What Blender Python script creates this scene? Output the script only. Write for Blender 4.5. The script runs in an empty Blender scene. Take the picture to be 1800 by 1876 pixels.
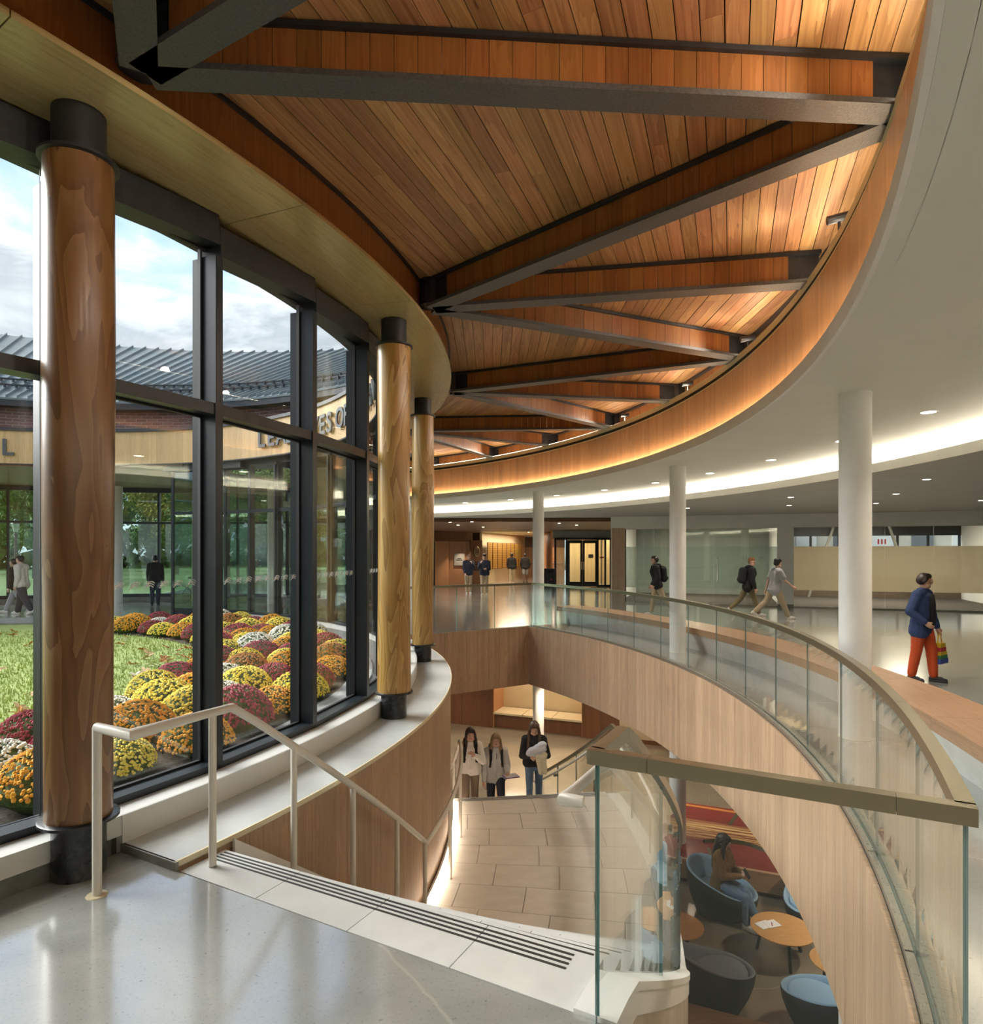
import bpy, bmesh, math, random
from math import sin, cos, radians as rad, pi, sqrt, atan2, degrees
from mathutils import Vector, Matrix, noise as mnoise

random.seed(7)
S = bpy.context.scene
COL = S.collection

# ------------------------------------------------------------------ camera
CX, CY = -11.0, 8.8            # centre of the round courtyard; the building is a ring about it
F, HOR, EYE = 1200.0, 1011.0, 1.85
cam_data = bpy.data.cameras.new('camera')
cam = bpy.data.objects.new('camera', cam_data); COL.objects.link(cam)
cam.location = (0, 0, EYE); cam.rotation_euler = (pi/2, 0, 0)
cam_data.sensor_fit = 'HORIZONTAL'; cam_data.sensor_width = 36.0
cam_data.lens = 36.0*F/1800.0
cam_data.shift_y = (HOR-938.0)/1800.0
cam_data.clip_start = 0.05; cam_data.clip_end = 400
S.camera = cam

# ------------------------------------------------------------------ world, sun, exposure
S.view_settings.view_transform = 'Standard'; S.view_settings.look = 'None'
S.view_settings.gamma = 1.0; S.view_settings.use_curve_mapping = False
S.view_settings.exposure = 0.58
try:
    S.cycles.use_denoising = True; S.cycles.use_adaptive_sampling = True; S.cycles.adaptive_threshold = 0.02
    S.cycles.max_bounces = 8; S.cycles.diffuse_bounces = 4; S.cycles.glossy_bounces = 4
    S.cycles.transmission_bounces = 4; S.cycles.transparent_max_bounces = 24
    S.cycles.caustics_reflective = False; S.cycles.caustics_refractive = False
    S.cycles.sample_clamp_indirect = 6.0
except Exception:
    pass
W = bpy.data.worlds.new('sky'); S.world = W; W.use_nodes = True
nt = W.node_tree; nt.nodes.clear()
def nn(nt, typ, **kw):
    n = nt.nodes.new(typ)
    for k, v in kw.items():
        if k.startswith('i_'):
            key = k[2:]; key = int(key) if key.isdigit() else key.replace('_', ' ')
            n.inputs[key].default_value = v
        else: setattr(n, k, v)
    return n
def ramp(nt, stops, interp='LINEAR'):
    n = nt.nodes.new('ShaderNodeValToRGB'); cr = n.color_ramp; cr.interpolation = interp
    while len(cr.elements) < len(stops): cr.elements.new(0.5)
    for e, (p, c) in zip(cr.elements, stops):
        e.position = p; e.color = (c[0], c[1], c[2], 1) if len(c) == 3 else c
    return n
tc = nn(nt, 'ShaderNodeTexCoord'); mp = nn(nt, 'ShaderNodeMapping'); mp.inputs['Scale'].default_value = (1, 1, 2.6)
nt.links.new(tc.outputs['Generated'], mp.inputs[0])
cl = nn(nt, 'ShaderNodeTexNoise', i_Scale=3.2, i_Detail=7.0, i_Roughness=0.55, i_Distortion=0.3)
nt.links.new(mp.outputs[0], cl.inputs['Vector'])
cr = ramp(nt, [(0.30, (0.24, 0.42, 0.78)), (0.40, (0.42, 0.55, 0.78)), (0.46, (0.66, 0.70, 0.76)), (0.53, (0.38, 0.42, 0.47)), (0.63, (0.52, 0.56, 0.60)), (0.75, (0.74, 0.76, 0.79))])
nt.links.new(cl.outputs[0], cr.inputs[0])
sx = nn(nt, 'ShaderNodeSeparateXYZ'); nt.links.new(tc.outputs['Generated'], sx.inputs[0])
hz = ramp(nt, [(0.0, (0.16, 0.17, 0.13)), (0.49, (0.2, 0.21, 0.17)), (0.5, (1, 1, 1))])
ma = nn(nt, 'ShaderNodeMath', operation='MULTIPLY_ADD'); ma.inputs[1].default_value = 0.5; ma.inputs[2].default_value = 0.5
nt.links.new(sx.outputs['Z'], ma.inputs[0]); nt.links.new(ma.outputs[0], hz.inputs[0])
mul = nn(nt, 'ShaderNodeMixRGB', blend_type='MULTIPLY'); mul.inputs[0].default_value = 1
nt.links.new(cr.outputs[0], mul.inputs[1]); nt.links.new(hz.outputs[0], mul.inputs[2])
bg = nn(nt, 'ShaderNodeBackground'); bg.inputs[1].default_value = 1.36
wo = nn(nt, 'ShaderNodeOutputWorld')
nt.links.new(mul.outputs[0], bg.inputs[0]); nt.links.new(bg.outputs[0], wo.inputs[0])

def light(name, typ, loc, energy, color=(1, 1, 1), rot=None, **kw):
    d = bpy.data.lights.new(name, typ); d.energy = energy; d.color = color
    for k, v in kw.items(): setattr(d, k, v)
    o = bpy.data.objects.new(name, d); COL.objects.link(o); o.location = loc
    if rot: o.rotation_euler = rot
    return o
# high soft autumn sun behind thin cloud, from beyond the courtyard's left
SUN = light('sun', 'SUN', (-30, 12, 30), 6.2, (1.0, 0.98, 0.95), Vector((0.84, -0.25, -0.48)).to_track_quat('-Z', 'Y').to_euler(), angle=rad(50))
WARM = (1.0, 0.80, 0.58); WARM2 = (1.0, 0.86, 0.70)

# ------------------------------------------------------------------ helpers
def P(r, a, z=0.0):
    t = rad(a); return Vector((CX + r*cos(t), CY + r*sin(t), z))
def U(px, py, z):                      # the spot of height z that the photo shows at (px, py)
    Y = (EYE - z)*F/(py - HOR); return Vector(((px-900)/F*Y, Y, z))
def tag(o, label=None, cat=None, group=None, kind=None):
    if label: o['label'] = label
    if cat: o['category'] = cat
    if group: o['group'] = group
    if kind: o['kind'] = kind
    return o
def thing(name, label, cat, loc=(0, 0, 0), rz=0.0, group=None):
    o = bpy.data.objects.new(name, None); COL.objects.link(o); o.location = loc; o.rotation_euler = (0, 0, rz)
    o.empty_display_size = 0.1
    return tag(o, label, cat, group)
def link(name, me, parent=None, kind=None):
    o = bpy.data.objects.new(name, me); COL.objects.link(o)
    if parent is not None: o.parent = parent
    if kind: o['kind'] = kind
    return o
def mk(name, V, Fc, mat, parent=None, smooth=False, uvs=None, mats=None, fm=None, kind=None, auto=None):
    me = bpy.data.meshes.new(name); me.from_pydata([tuple(v) for v in V], [], Fc)
    for m in (mats or [mat]): me.materials.append(m)
    if fm: me.polygons.foreach_set('material_index', fm)
    if uvs:
        l = me.uv_layers.new(name='UVMap'); k = 0
        for fu in uvs:
            for u in fu: l.data[k].uv = u; k += 1
    if smooth: me.polygons.foreach_set('use_smooth', [True]*len(me.polygons))
    me.update()
    if auto is not None:
        me.polygons.foreach_set('use_smooth', [True]*len(me.polygons))
        try: me.set_sharp_from_angle(angle=rad(auto))
        except Exception: pass
    return link(name, me, parent, kind)
class MB:
    """collects simple solids into one mesh"""
    def __init__(s): s.V = []; s.F = []; s.U = []; s.M = []
    def add(s, V, Fc, uv=None, m=0):
        b = len(s.V); s.V += [Vector(v) for v in V]
        for i, f in enumerate(Fc):
            s.F.append([b+k for k in f]); s.U.append(uv[i] if uv else [(V[k][0], V[k][2]) for k in f]); s.M.append(m)
        return s
    def box(s, c, d, rz=0.0, m=0, M=None):
        x, y, z = d[0]/2, d[1]/2, d[2]/2
        V = [Vector(p) for p in ((-x,-y,-z),(x,-y,-z),(x,y,-z),(-x,y,-z),(-x,-y,z),(x,-y,z),(x,y,z),(-x,y,z))]
        R = M if M is not None else Matrix.Rotation(rz, 3, 'Z')
        V = [R @ v + Vector(c) for v in V]
        return s.add(V, [(0,3,2,1),(4,5,6,7),(0,1,5,4),(1,2,6,5),(2,3,7,6),(3,0,4,7)], m=m)
    def beam(s, a, b, w, h, m=0, up=Vector((0, 0, 1))):
        a, b = Vector(a), Vector(b); d = (b-a).normalized(); sd = d.cross(up)
        if sd.length < 1e-4: sd = Vector((1, 0, 0))
        sd.normalize(); u = sd.cross(d)
        V = []; UV = []
        L = (b-a).length
        for p, l in ((a, 0), (b, L)):
            for (i, j) in ((-1,-1),(1,-1),(1,1),(-1,1)): V.append(p + sd*i*w/2 + u*j*h/2)
        Fc = [(0,1,2,3),(7,6,5,4),(0,4,5,1),(1,5,6,2),(2,6,7,3),(3,7,4,0)]
        uv = [[(0,0),(w,0),(w,h),(0,h)]]*2 + [[(0,0),(L,0),(L,w),(0,w)],[(0,0),(L,0),(L,h),(0,h)],[(0,0),(L,0),(L,w),(0,w)],[(0,0),(L,0),(L,h),(0,h)]]
        return s.add(V, Fc, uv, m)
    def tube(s, pts, r, n=10, m=0, cap=True, closed=False):
        pts = [Vector(p) for p in pts]; rs = r if isinstance(r, (list, tuple)) else [r]*len(pts)
        N = len(pts); rings = []; prev = None
        for i, p in enumerate(pts):
            if closed: t = (pts[(i+1) % N] - pts[i-1])
            else: t = (pts[min(i+1, N-1)] - pts[max(i-1, 0)])
            t.normalize()
            if prev is None:
                x = t.cross(Vector((0, 0, 1)))
                if x.length < 1e-3: x = t.cross(Vector((1, 0, 0)))
                x.normalize()
            else:
                x = prev - t*prev.dot(t)
                if x.length < 1e-4: x = t.cross(Vector((0, 0, 1)))
                x.normalize()
            prev = x; y = t.cross(x)
            k = 1.0
            if 0 < i < N-1 and not closed:
                c = (pts[i]-pts[i-1]).normalized().dot((pts[i+1]-pts[i]).normalized())
                k = 1.0/max(0.55, sqrt(max(0.02, (1+c)/2)))
            rings.append([p + (x*cos(2*pi*j/n) + y*sin(2*pi*j/n))*rs[i]*(1 if k == 1.0 else min(k, 1.25)) for j in range(n)])
        V = [v for rg in rings for v in rg]; Fc = []; uv = []
        for i in range(N if closed else N-1):
            a = i*n; b = ((i+1) % N)*n
            for j in range(n):
                k = (j+1) % n; Fc.append((a+j, b+j, b+k, a+k)); uv.append([(j/n, i/N), (j/n, (i+1)/N), ((j+1)/n, (i+1)/N), ((j+1)/n, i/N)])
        if cap and not closed:
            Fc.append(tuple(range(n))); uv.append([(0, 0)]*n)
            Fc.append(tuple((N-1)*n + j for j in reversed(range(n)))); uv.append([(0, 0)]*n)
        return s.add(V, Fc, uv, m)
    def lathe(s, prof, n=24, c=(0, 0, 0), m=0, caps=True):
        c = Vector(c); V = []; Fc = []; uv = []
        for (r, z) in prof:
            for j in range(n): V.append(c + Vector((r*cos(2*pi*j/n), r*sin(2*pi*j/n), z)))
        for i in range(len(prof)-1):
            for j in range(n):
                k = (j+1) % n; Fc.append((i*n+j, i*n+k, (i+1)*n+k, (i+1)*n+j))
                u0, u1 = 2*pi*j/n*prof[i][0], 2*pi*(j+1)/n*prof[i][0]
                uv.append([(u0, prof[i][1]), (u1, prof[i][1]), (u1, prof[i+1][1]), (u0, prof[i+1][1])])
        if caps and prof[0][0] > 1e-5: Fc.append(tuple(reversed(range(n)))); uv.append([(0, 0)]*n)
        if caps and prof[-1][0] > 1e-5: Fc.append(tuple((len(prof)-1)*n+j for j in range(n))); uv.append([(0, 0)]*n)
        return s.add(V, Fc, uv, m)
    def sweep(s, prof, a0, a1, seg=1.0, zf=None, m=0, zmin=None):
        """closed (r,z) profile carried round the courtyard centre from angle a0 to a1; zf(angle) lifts it"""
        n = max(1, int(math.ceil(abs(a1-a0)/seg))); k = len(prof); V = []; Fc = []; uv = []
        plen = [0]
        for i in range(k): plen.append(plen[-1] + (Vector(prof[(i+1) % k])-Vector(prof[i])).length)
        for i in range(n+1):
            a = a0 + (a1-a0)*i/n; dz = zf(a) if zf else 0
            for (r, z) in prof:
                V.append(P(r, a, z+dz))
        for i in range(n):
            for j in range(k):
                j2 = (j+1) % k; Fc.append((i*k+j, i*k+j2, (i+1)*k+j2, (i+1)*k+j))
                rr = prof[j][0]; u0 = rad(a0 + (a1-a0)*i/n)*rr; u1 = rad(a0 + (a1-a0)*(i+1)/n)*rr
                uv.append([(u0, plen[j]), (u0, plen[j+1]), (u1, plen[j+1]), (u1, plen[j])])
        Fc.append(tuple(reversed(range(k)))); uv.append([(p[0], p[1]) for p in reversed(prof)])
        Fc.append(tuple(n*k+j for j in range(k))); uv.append([(p[0], p[1]) for p in prof])
        return s.add(V, Fc, uv, m)
    def prism(s, poly, z0, z1, m=0):
        n = len(poly); V = [(p[0], p[1], z0) for p in poly] + [(p[0], p[1], z1) for p in poly]
        Fc = [tuple(reversed(range(n))), tuple(range(n, 2*n))] + [(i, (i+1) % n, n+(i+1) % n, n+i) for i in range(n)]
        uv = [[(V[k][0], V[k][1]) for k in Fc[0]], [(V[k][0], V[k][1]) for k in Fc[1]]]
        l = 0
        for i in range(n):
            d = (Vector(poly[i][:2])-Vector(poly[(i+1) % n][:2])).length
            uv.append([(l, z0), (l+d, z0), (l+d, z1), (l, z1)]); l += d
        return s.add(V, Fc, uv, m)
    def build(s, name, mat, parent=None, kind=None, smooth=False, auto=None, mats=None):
        o = mk(name, s.V, s.F, mat, parent, smooth, s.U, mats, s.M if mats else None, kind, auto)
        return o
def bx(r0, r1, z0, z1): return [(r0, z0), (r1, z0), (r1, z1), (r0, z1)]
def fix_normals(o):
    bm = bmesh.new(); bm.from_mesh(o.data); bmesh.ops.recalc_face_normals(bm, faces=bm.faces); bm.to_mesh(o.data); bm.free()
def copy_tree(o, parent=None):
    c = o.copy(); COL.objects.link(c)
    if parent is not None: c.parent = parent
    for ch in list(o.children): copy_tree(ch, c)
    return c

# ------------------------------------------------------------------ materials
MATS = {}
def mat(name, color=(.8, .8, .8), rough=0.5, metal=0.0, spec=0.5, emit=None, estr=0.0, **kw):
    if name in MATS: return MATS[name]
    m = bpy.data.materials.new(name); m.use_nodes = True; b = m.node_tree.nodes['Principled BSDF']
    b.inputs['Base Color'].default_value = (*color, 1); b.inputs['Roughness'].default_value = rough
    b.inputs['Metallic'].default_value = metal; b.inputs['Specular IOR Level'].default_value = spec
    if emit: b.inputs['Emission Color'].default_value = (*emit, 1); b.inputs['Emission Strength'].default_value = estr
    for k, v in kw.items(): b.inputs[k.replace('_', ' ')].default_value = v
    MATS[name] = m; return m
def noisy(name, c0, c1, scale=8.0, rough=0.6, rvar=0.0, bump=0.0, detail=5.0, stretch=(1, 1, 1), metal=0.0, spec=0.5, rnd=0.0, coat=0.0, mid=(0.35, 0.65), dist=0.0, coord='Object'):
    m = mat(name, c0, rough, metal, spec); nt = m.node_tree; b = nt.nodes['Principled BSDF']
    tc = nn(nt, 'ShaderNodeTexCoord'); mp = nn(nt, 'ShaderNodeMapping'); mp.inputs['Scale'].default_value = stretch
    nt.links.new(tc.outputs[coord], mp.inputs[0])
    n = nn(nt, 'ShaderNodeTexNoise', i_Scale=scale, i_Detail=detail, i_Roughness=0.6, i_Distortion=dist)
    nt.links.new(mp.outputs[0], n.inputs['Vector'])
    r = ramp(nt, [(mid[0], c0), (mid[1], c1)]); nt.links.new(n.outputs[0], r.inputs[0])
    out = r.outputs[0]
    if rnd:
        oi = nn(nt, 'ShaderNodeObjectInfo'); hs = nn(nt, 'ShaderNodeHueSaturation')
        mr = nn(nt, 'ShaderNodeMapRange'); mr.inputs[3].default_value = 1-rnd; mr.inputs[4].default_value = 1+rnd
        nt.links.new(oi.outputs['Random'], mr.inputs[0]); nt.links.new(mr.outputs[0], hs.inputs['Value']); nt.links.new(out, hs.inputs['Color']); out = hs.outputs[0]
    nt.links.new(out, b.inputs['Base Color'])
    if rvar:
        mr = nn(nt, 'ShaderNodeMapRange'); mr.inputs[3].default_value = max(0.02, rough-rvar); mr.inputs[4].default_value = rough+rvar
        nt.links.new(n.outputs[0], mr.inputs[0]); nt.links.new(mr.outputs[0], b.inputs['Roughness'])
    if bump:
        bp = nn(nt, 'ShaderNodeBump', i_Strength=bump, i_Distance=0.01); nt.links.new(n.outputs[0], bp.inputs['Height']); nt.links.new(bp.outputs[0], b.inputs['Normal'])
    if coat: b.inputs['Coat Weight'].default_value = coat; b.inputs['Coat Roughness'].default_value = 0.08
    return m
def wood(name, dark, mid, light, axis='v', scale=1.0, rough=0.42, rnd=0.18, coord='UV', knots=0.0, contrast=1.0, boards=0.0, coat=0.0, bands=9.0, hue=0.0):
    """streaky timber; the grain runs along the given axis of the coordinate"""
    m = mat(name, mid, rough); nt = m.node_tree; b = nt.nodes['Principled BSDF']; L = nt.links.new
    tc = nn(nt, 'ShaderNodeTexCoord'); oi = nn(nt, 'ShaderNodeObjectInfo')
    off = nn(nt, 'ShaderNodeVectorMath', operation='SCALE'); off.inputs[0].default_value = (37.0, 53.0, 11.0); L(oi.outputs['Random'], off.inputs['Scale'])
    ad = nn(nt, 'ShaderNodeVectorMath', operation='ADD'); L(tc.outputs[coord], ad.inputs[0]); L(off.outputs[0], ad.inputs[1])
    mp = nn(nt, 'ShaderNodeMapping'); k = scale
    sc = {'u': (0.5*k, 7*k, 7*k), 'v': (7*k, 0.5*k, 7*k), 'z': (7*k, 7*k, 0.5*k)}[axis]
    mp.inputs['Scale'].default_value = sc; L(ad.outputs[0], mp.inputs[0])
    n1 = nn(nt, 'ShaderNodeTexNoise', i_Scale=1.0, i_Detail=3.0, i_Roughness=0.5, i_Distortion=0.4); L(mp.outputs[0], n1.inputs['Vector'])
    # growth rings: contour bands of the slow noise
    mlt = nn(nt, 'ShaderNodeMath', operation='MULTIPLY'); mlt.inputs[1].default_value = bands; L(n1.outputs[0], mlt.inputs[0])
    fr = nn(nt, 'ShaderNodeMath', operation='FRACT'); L(mlt.outputs[0], fr.inputs[0])
    mp2 = nn(nt, 'ShaderNodeMapping'); mp2.inputs['Scale'].default_value = tuple(7*s if s > k else 2*s for s in sc); L(ad.outputs[0], mp2.inputs[0])
    n2 = nn(nt, 'ShaderNodeTexNoise', i_Scale=1.0, i_Detail=2.0); L(mp2.outputs[0], n2.inputs['Vector'])
    a1 = nn(nt, 'ShaderNodeMath', operation='MULTIPLY_ADD'); a1.inputs[1].default_value = 0.30*contrast; L(fr.outputs[0], a1.inputs[0])
    a2 = nn(nt, 'ShaderNodeMath', operation='MULTIPLY_ADD'); a2.inputs[1].default_value = 0.75*contrast; a2.inputs[2].default_value = 0.5-0.525*contrast; L(n2.outputs[0], a2.inputs[0]); L(a2.outputs[0], a1.inputs[2])
    r = ramp(nt, [(0.15, dark), (0.5, mid), (0.85, light)]); L(a1.outputs[0], r.inputs[0])
    out = r.outputs[0]
    if knots:
        vo = nn(nt, 'ShaderNodeTexVoronoi', i_Scale=1.0); mpk = nn(nt, 'ShaderNodeMapping')
        mpk.inputs['Scale'].default_value = {'u': (1.6, 8, 8), 'v': (8, 1.6, 8), 'z': (8, 8, 1.6)}[axis]; L(ad.outputs[0], mpk.inputs[0]); L(mpk.outputs[0], vo.inputs['Vector'])
        kr = ramp(nt, [(0.02, (1, 1, 1)), (0.09, (0, 0, 0))]); L(vo.outputs['Distance'], kr.inputs[0])
        mx = nn(nt, 'ShaderNodeMixRGB'); L(kr.outputs[0], mx.inputs[0]); L(out, mx.inputs[1]); mx.inputs[2].default_value = (*[c*0.35 for c in dark], 1)
        kf = nn(nt, 'ShaderNodeMath', operation='MULTIPLY'); kf.inputs[1].default_value = knots; L(kr.outputs[0], kf.inputs[0]); L(kf.outputs[0], mx.inputs[0]); out = mx.outputs[0]
    if boards:     # each veneer strip of the panel has its own tone
        mpb = nn(nt, 'ShaderNodeMapping'); mpb.inputs['Scale'].default_value = {'v': (1/boards, 0, 0), 'u': (0, 1/boards, 0), 'z': (1/boards, 1/boards, 0)}[axis]; L(ad.outputs[0], mpb.inputs[0])
        fl = nn(nt, 'ShaderNodeVectorMath', operation='FLOOR'); L(mpb.outputs[0], fl.inputs[0])
        wn = nn(nt, 'ShaderNodeTexWhiteNoise'); L(fl.outputs[0], wn.inputs['Vector'])
        hs = nn(nt, 'ShaderNodeHueSaturation'); mr = nn(nt, 'ShaderNodeMapRange'); mr.inputs[3].default_value = 0.90; mr.inputs[4].default_value = 1.10
        L(wn.outputs['Value'], mr.inputs[0]); L(mr.outputs[0], hs.inputs['Value']); L(out, hs.inputs['Color']); out = hs.outputs[0]
    if rnd:
        hs = nn(nt, 'ShaderNodeHueSaturation'); mr = nn(nt, 'ShaderNodeMapRange'); mr.inputs[3].default_value = 1-rnd; mr.inputs[4].default_value = 1+rnd
        L(oi.outputs['Random'], mr.inputs[0]); L(mr.outputs[0], hs.inputs['Value']); L(out, hs.inputs['Color'])
        if hue:
            wn2 = nn(nt, 'ShaderNodeTexWhiteNoise', noise_dimensions='1D'); L(oi.outputs['Random'], wn2.inputs['W'])
            mr2 = nn(nt, 'ShaderNodeMapRange'); mr2.inputs[3].default_value = 0.5-hue; mr2.inputs[4].default_value = 0.5+hue; L(wn2.outputs['Value'], mr2.inputs[0]); L(mr2.outputs[0], hs.inputs['Hue'])
        out = hs.outputs[0]
    L(out, b.inputs['Base Color'])
    bp = nn(nt, 'ShaderNodeBump', i_Strength=0.12, i_Distance=0.004); L(n2.outputs[0], bp.inputs['Height']); L(bp.outputs[0], b.inputs['Normal'])
    if coat: b.inputs['Coat Weight'].default_value = coat; b.inputs['Coat Roughness'].default_value = 0.15
    return m
def glass(name, tint=(0.93, 0.97, 0.95), ior=1.5, rough=0.0, film=None, boost=1.0):
    """thin pane: clear transmission plus a Fresnel reflection"""
    m = bpy.data.materials.new(name); m.use_nodes = True; nt = m.node_tree; nt.nodes.clear(); L = nt.links.new
    o = nn(nt, 'ShaderNodeOutputMaterial'); tr = nn(nt, 'ShaderNodeBsdfTransparent'); tr.inputs[0].default_value = (*tint, 1)
    gl = nn(nt, 'ShaderNodeBsdfGlossy'); gl.inputs['Roughness'].default_value = rough; gl.inputs[0].default_value = (0.95, 1.0, 0.98, 1)
    fr = nn(nt, 'ShaderNodeFresnel'); ge = nn(nt, 'ShaderNodeNewGeometry')
    io = nn(nt, 'ShaderNodeMapRange'); io.inputs[3].default_value = ior; io.inputs[4].default_value = 1.0/ior; L(ge.outputs['Backfacing'], io.inputs[0]); L(io.outputs[0], fr.inputs[0])   # same reflectance from both sides
    mx = nn(nt, 'ShaderNodeMixShader')
    if boost != 1.0:
        mm = nn(nt, 'ShaderNodeMath', operation='MULTIPLY', use_clamp=True); mm.inputs[1].default_value = boost; L(fr.outputs[0], mm.inputs[0]); L(mm.outputs[0], mx.inputs[0])
    else: L(fr.outputs[0], mx.inputs[0])
    L(tr.outputs[0], mx.inputs[1]); L(gl.outputs[0], mx.inputs[2])
    out = mx.outputs[0]
    if film:
        df = nn(nt, 'ShaderNodeBsdfDiffuse'); df.inputs[0].default_value = (*film[:3], 1); tl = nn(nt, 'ShaderNodeBsdfTranslucent'); tl.inputs[0].default_value = (*film[:3], 1)
        m0 = nn(nt, 'ShaderNodeMixShader'); m0.inputs[0].default_value = 0.5; L(df.outputs[0], m0.inputs[1]); L(tl.outputs[0], m0.inputs[2])
        m1 = nn(nt, 'ShaderNodeMixShader'); m1.inputs[0].default_value = film[3]; L(out, m1.inputs[1]); L(m0.outputs[0], m1.inputs[2]); out = m1.outputs[0]
    L(out, o.inputs[0]); MATS[name] = m; return m
def emis(name, color, strength): return mat(name, color, 0.5, emit=color, estr=strength)

M = dict(
 white=noisy('white_paint', (.82, .82, .79), (.86, .86, .83), 3, 0.55),
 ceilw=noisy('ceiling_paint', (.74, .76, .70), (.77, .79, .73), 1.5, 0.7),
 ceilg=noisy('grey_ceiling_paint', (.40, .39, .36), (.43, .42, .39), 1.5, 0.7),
 cream=noisy('cream_wall_paint', (.66, .56, .36), (.70, .60, .40), 2, 0.6),
 beige=noisy('beige_wall_paint', (.50, .41, .28), (.54, .45, .31), 2, 0.6),
 pale=mat('pale_trim', (.72, .64, .44), 0.5),
 black=noisy('black_steel', (.012, .014, .016), (.022, .024, .027), 14, 0.42, bump=0.15),
 blackgl=noisy('black_gloss_enamel', (.010, .012, .014), (.02, .023, .026), 5, 0.28, 0.08, bump=0.2),
 frame=noisy('dark_aluminium', (.013, .019, .025), (.017, .024, .031), 6, 0.36, metal=0.1),
 flange=noisy('dark_intumescent_steel', (.050, .055, .058), (.085, .09, .09), 60, 0.46, bump=0.35, spec=0.6),
 gasket=mat('black_gasket', (.006, .006, .007), 0.6),
 slot=mat('dark_slot', (.01, .01, .01), 0.8),
 rail=mat('handrail_paint', (.74, .71, .64), 0.32),
 bronze=mat('brushed_bronze', (.37, .325, .225), 0.30, 0.95),
 steel=noisy('brushed_steel', (.42, .41, .36), (.50, .48, .43), 60, 0.3, 0.1, metal=0.85),
 stone=noisy('white_precast', (.64, .645, .62), (.70, .705, .68), 5, 0.38, bump=0.05, rnd=0.04),
 tile=noisy('limestone_tile', (.68, .65, .58), (.75, .72, .65), 4, 0.42, stretch=(1, 1.8, 1), bump=0.04, rnd=0.06),
 groove=mat('joint_dark', (.20, .17, .13), 0.9),
 strip=mat('grip_strip', (.035, .033, .03), 0.55),
 concrete=noisy('cast_concrete', (.50, .50, .47), (.60, .60, .57), 3, 0.6, bump=0.06),
 curb=noisy('painted_curb', (.70, .69, .65), (.74, .73, .69), 3, 0.4),
 wetconc=noisy('grey_concrete_upstand', (.20, .20, .18), (.28, .28, .25), 6, 0.55),
)
def concrete_floor(name, c0, c1, rough=0.16, crack=True, scale=1.0):
    m = mat(name, c0, rough, spec=0.5); nt = m.node_tree; b = nt.nodes['Principled BSDF']; L = nt.links.new
    tc = nn(nt, 'ShaderNodeTexCoord')
    n1 = nn(nt, 'ShaderNodeTexNoise', i_Scale=0.9*scale, i_Detail=6.0, i_Roughness=0.62, i_Distortion=0.6); L(tc.outputs['Object'], n1.inputs['Vector'])
    n2 = nn(nt, 'ShaderNodeTexNoise', i_Scale=70.0, i_Detail=3.0, i_Roughness=0.7); L(tc.outputs['Object'], n2.inputs['Vector'])
    r1 = ramp(nt, [(0.34, c0), (0.66, c1)]); L(n1.outputs[0], r1.inputs[0])
    r2 = ramp(nt, [(0.30, (.55, .55, .55)), (0.42, (1, 1, 1)), (0.62, (1, 1, 1)), (0.75, (1.12, 1.12, 1.1))]); L(n2.outputs[0], r2.inputs[0])
    mx = nn(nt, 'ShaderNodeMixRGB', blend_type='MULTIPLY'); mx.inputs[0].default_value = 0.75; L(r1.outputs[0], mx.inputs[1]); L(r2.outputs[0], mx.inputs[2]); out = mx.outputs[0]
    n3 = nn(nt, 'ShaderNodeTexNoise', i_Scale=26.0, i_Detail=2.0); L(tc.outputs['Object'], n3.inputs['Vector'])
    r3 = ramp(nt, [(0.70, (1, 1, 1)), (0.74, (.45, .45, .45))]); L(n3.outputs[0], r3.inputs[0])
    mx3 = nn(nt, 'ShaderNodeMixRGB', blend_type='MULTIPLY'); mx3.inputs[0].default_value = 0.7; L(out, mx3.inputs[1]); L(r3.outputs[0], mx3.inputs[2]); out = mx3.outputs[0]
    if crack:
        wv = nn(nt, 'ShaderNodeTexNoise', i_Scale=1.3, i_Detail=5.0); L(tc.outputs['Object'], wv.inputs['Vector'])
        sm = nn(nt, 'ShaderNodeMixRGB'); sm.inputs[0].default_value = 0.18; L(tc.outputs['Object'], sm.inputs[1]); L(wv.outputs['Color'], sm.inputs[2])
        vo = nn(nt, 'ShaderNodeTexVoronoi', feature='DISTANCE_TO_EDGE', i_Scale=0.42); L(sm.outputs[0], vo.inputs['Vector'])
        cr = ramp(nt, [(0.0, (1, 1, 1)), (0.0035, (0, 0, 0))]); L(vo.outputs['Distance'], cr.inputs[0])
        mk_ = nn(nt, 'ShaderNodeMath', operation='MULTIPLY'); mk_.inputs[1].default_value = 0.45; L(cr.outputs[0], mk_.inputs[0])
        mc = nn(nt, 'ShaderNodeMixRGB'); L(mk_.outputs[0], mc.inputs[0]); L(out, mc.inputs[1]); mc.inputs[2].default_value = (.55, .53, .46, 1); out = mc.outputs[0]
    L(out, b.inputs['Base Color'])
    mr = nn(nt, 'ShaderNodeMapRange'); mr.inputs[3].default_value = rough-0.05; mr.inputs[4].default_value = rough+0.09; L(n1.outputs[0], mr.inputs[0]); L(mr.outputs[0], b.inputs['Roughness'])
    bp = nn(nt, 'ShaderNodeBump', i_Strength=0.03, i_Distance=0.01); L(n1.outputs[0], bp.inputs['Height']); L(bp.outputs[0], b.inputs['Normal'])
    b.inputs['Coat Weight'].default_value = 1.0; b.inputs['Coat Roughness'].default_value = 0.12; b.inputs['Coat IOR'].default_value = 2.0
    return m
M['floor'] = concrete_floor('polished_concrete', (.29, .30, .28), (.40, .41, .385), 0.18)
M['floor2'] = concrete_floor('polished_concrete_lower', (.20, .175, .135), (.29, .255, .20), 0.32)
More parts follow.
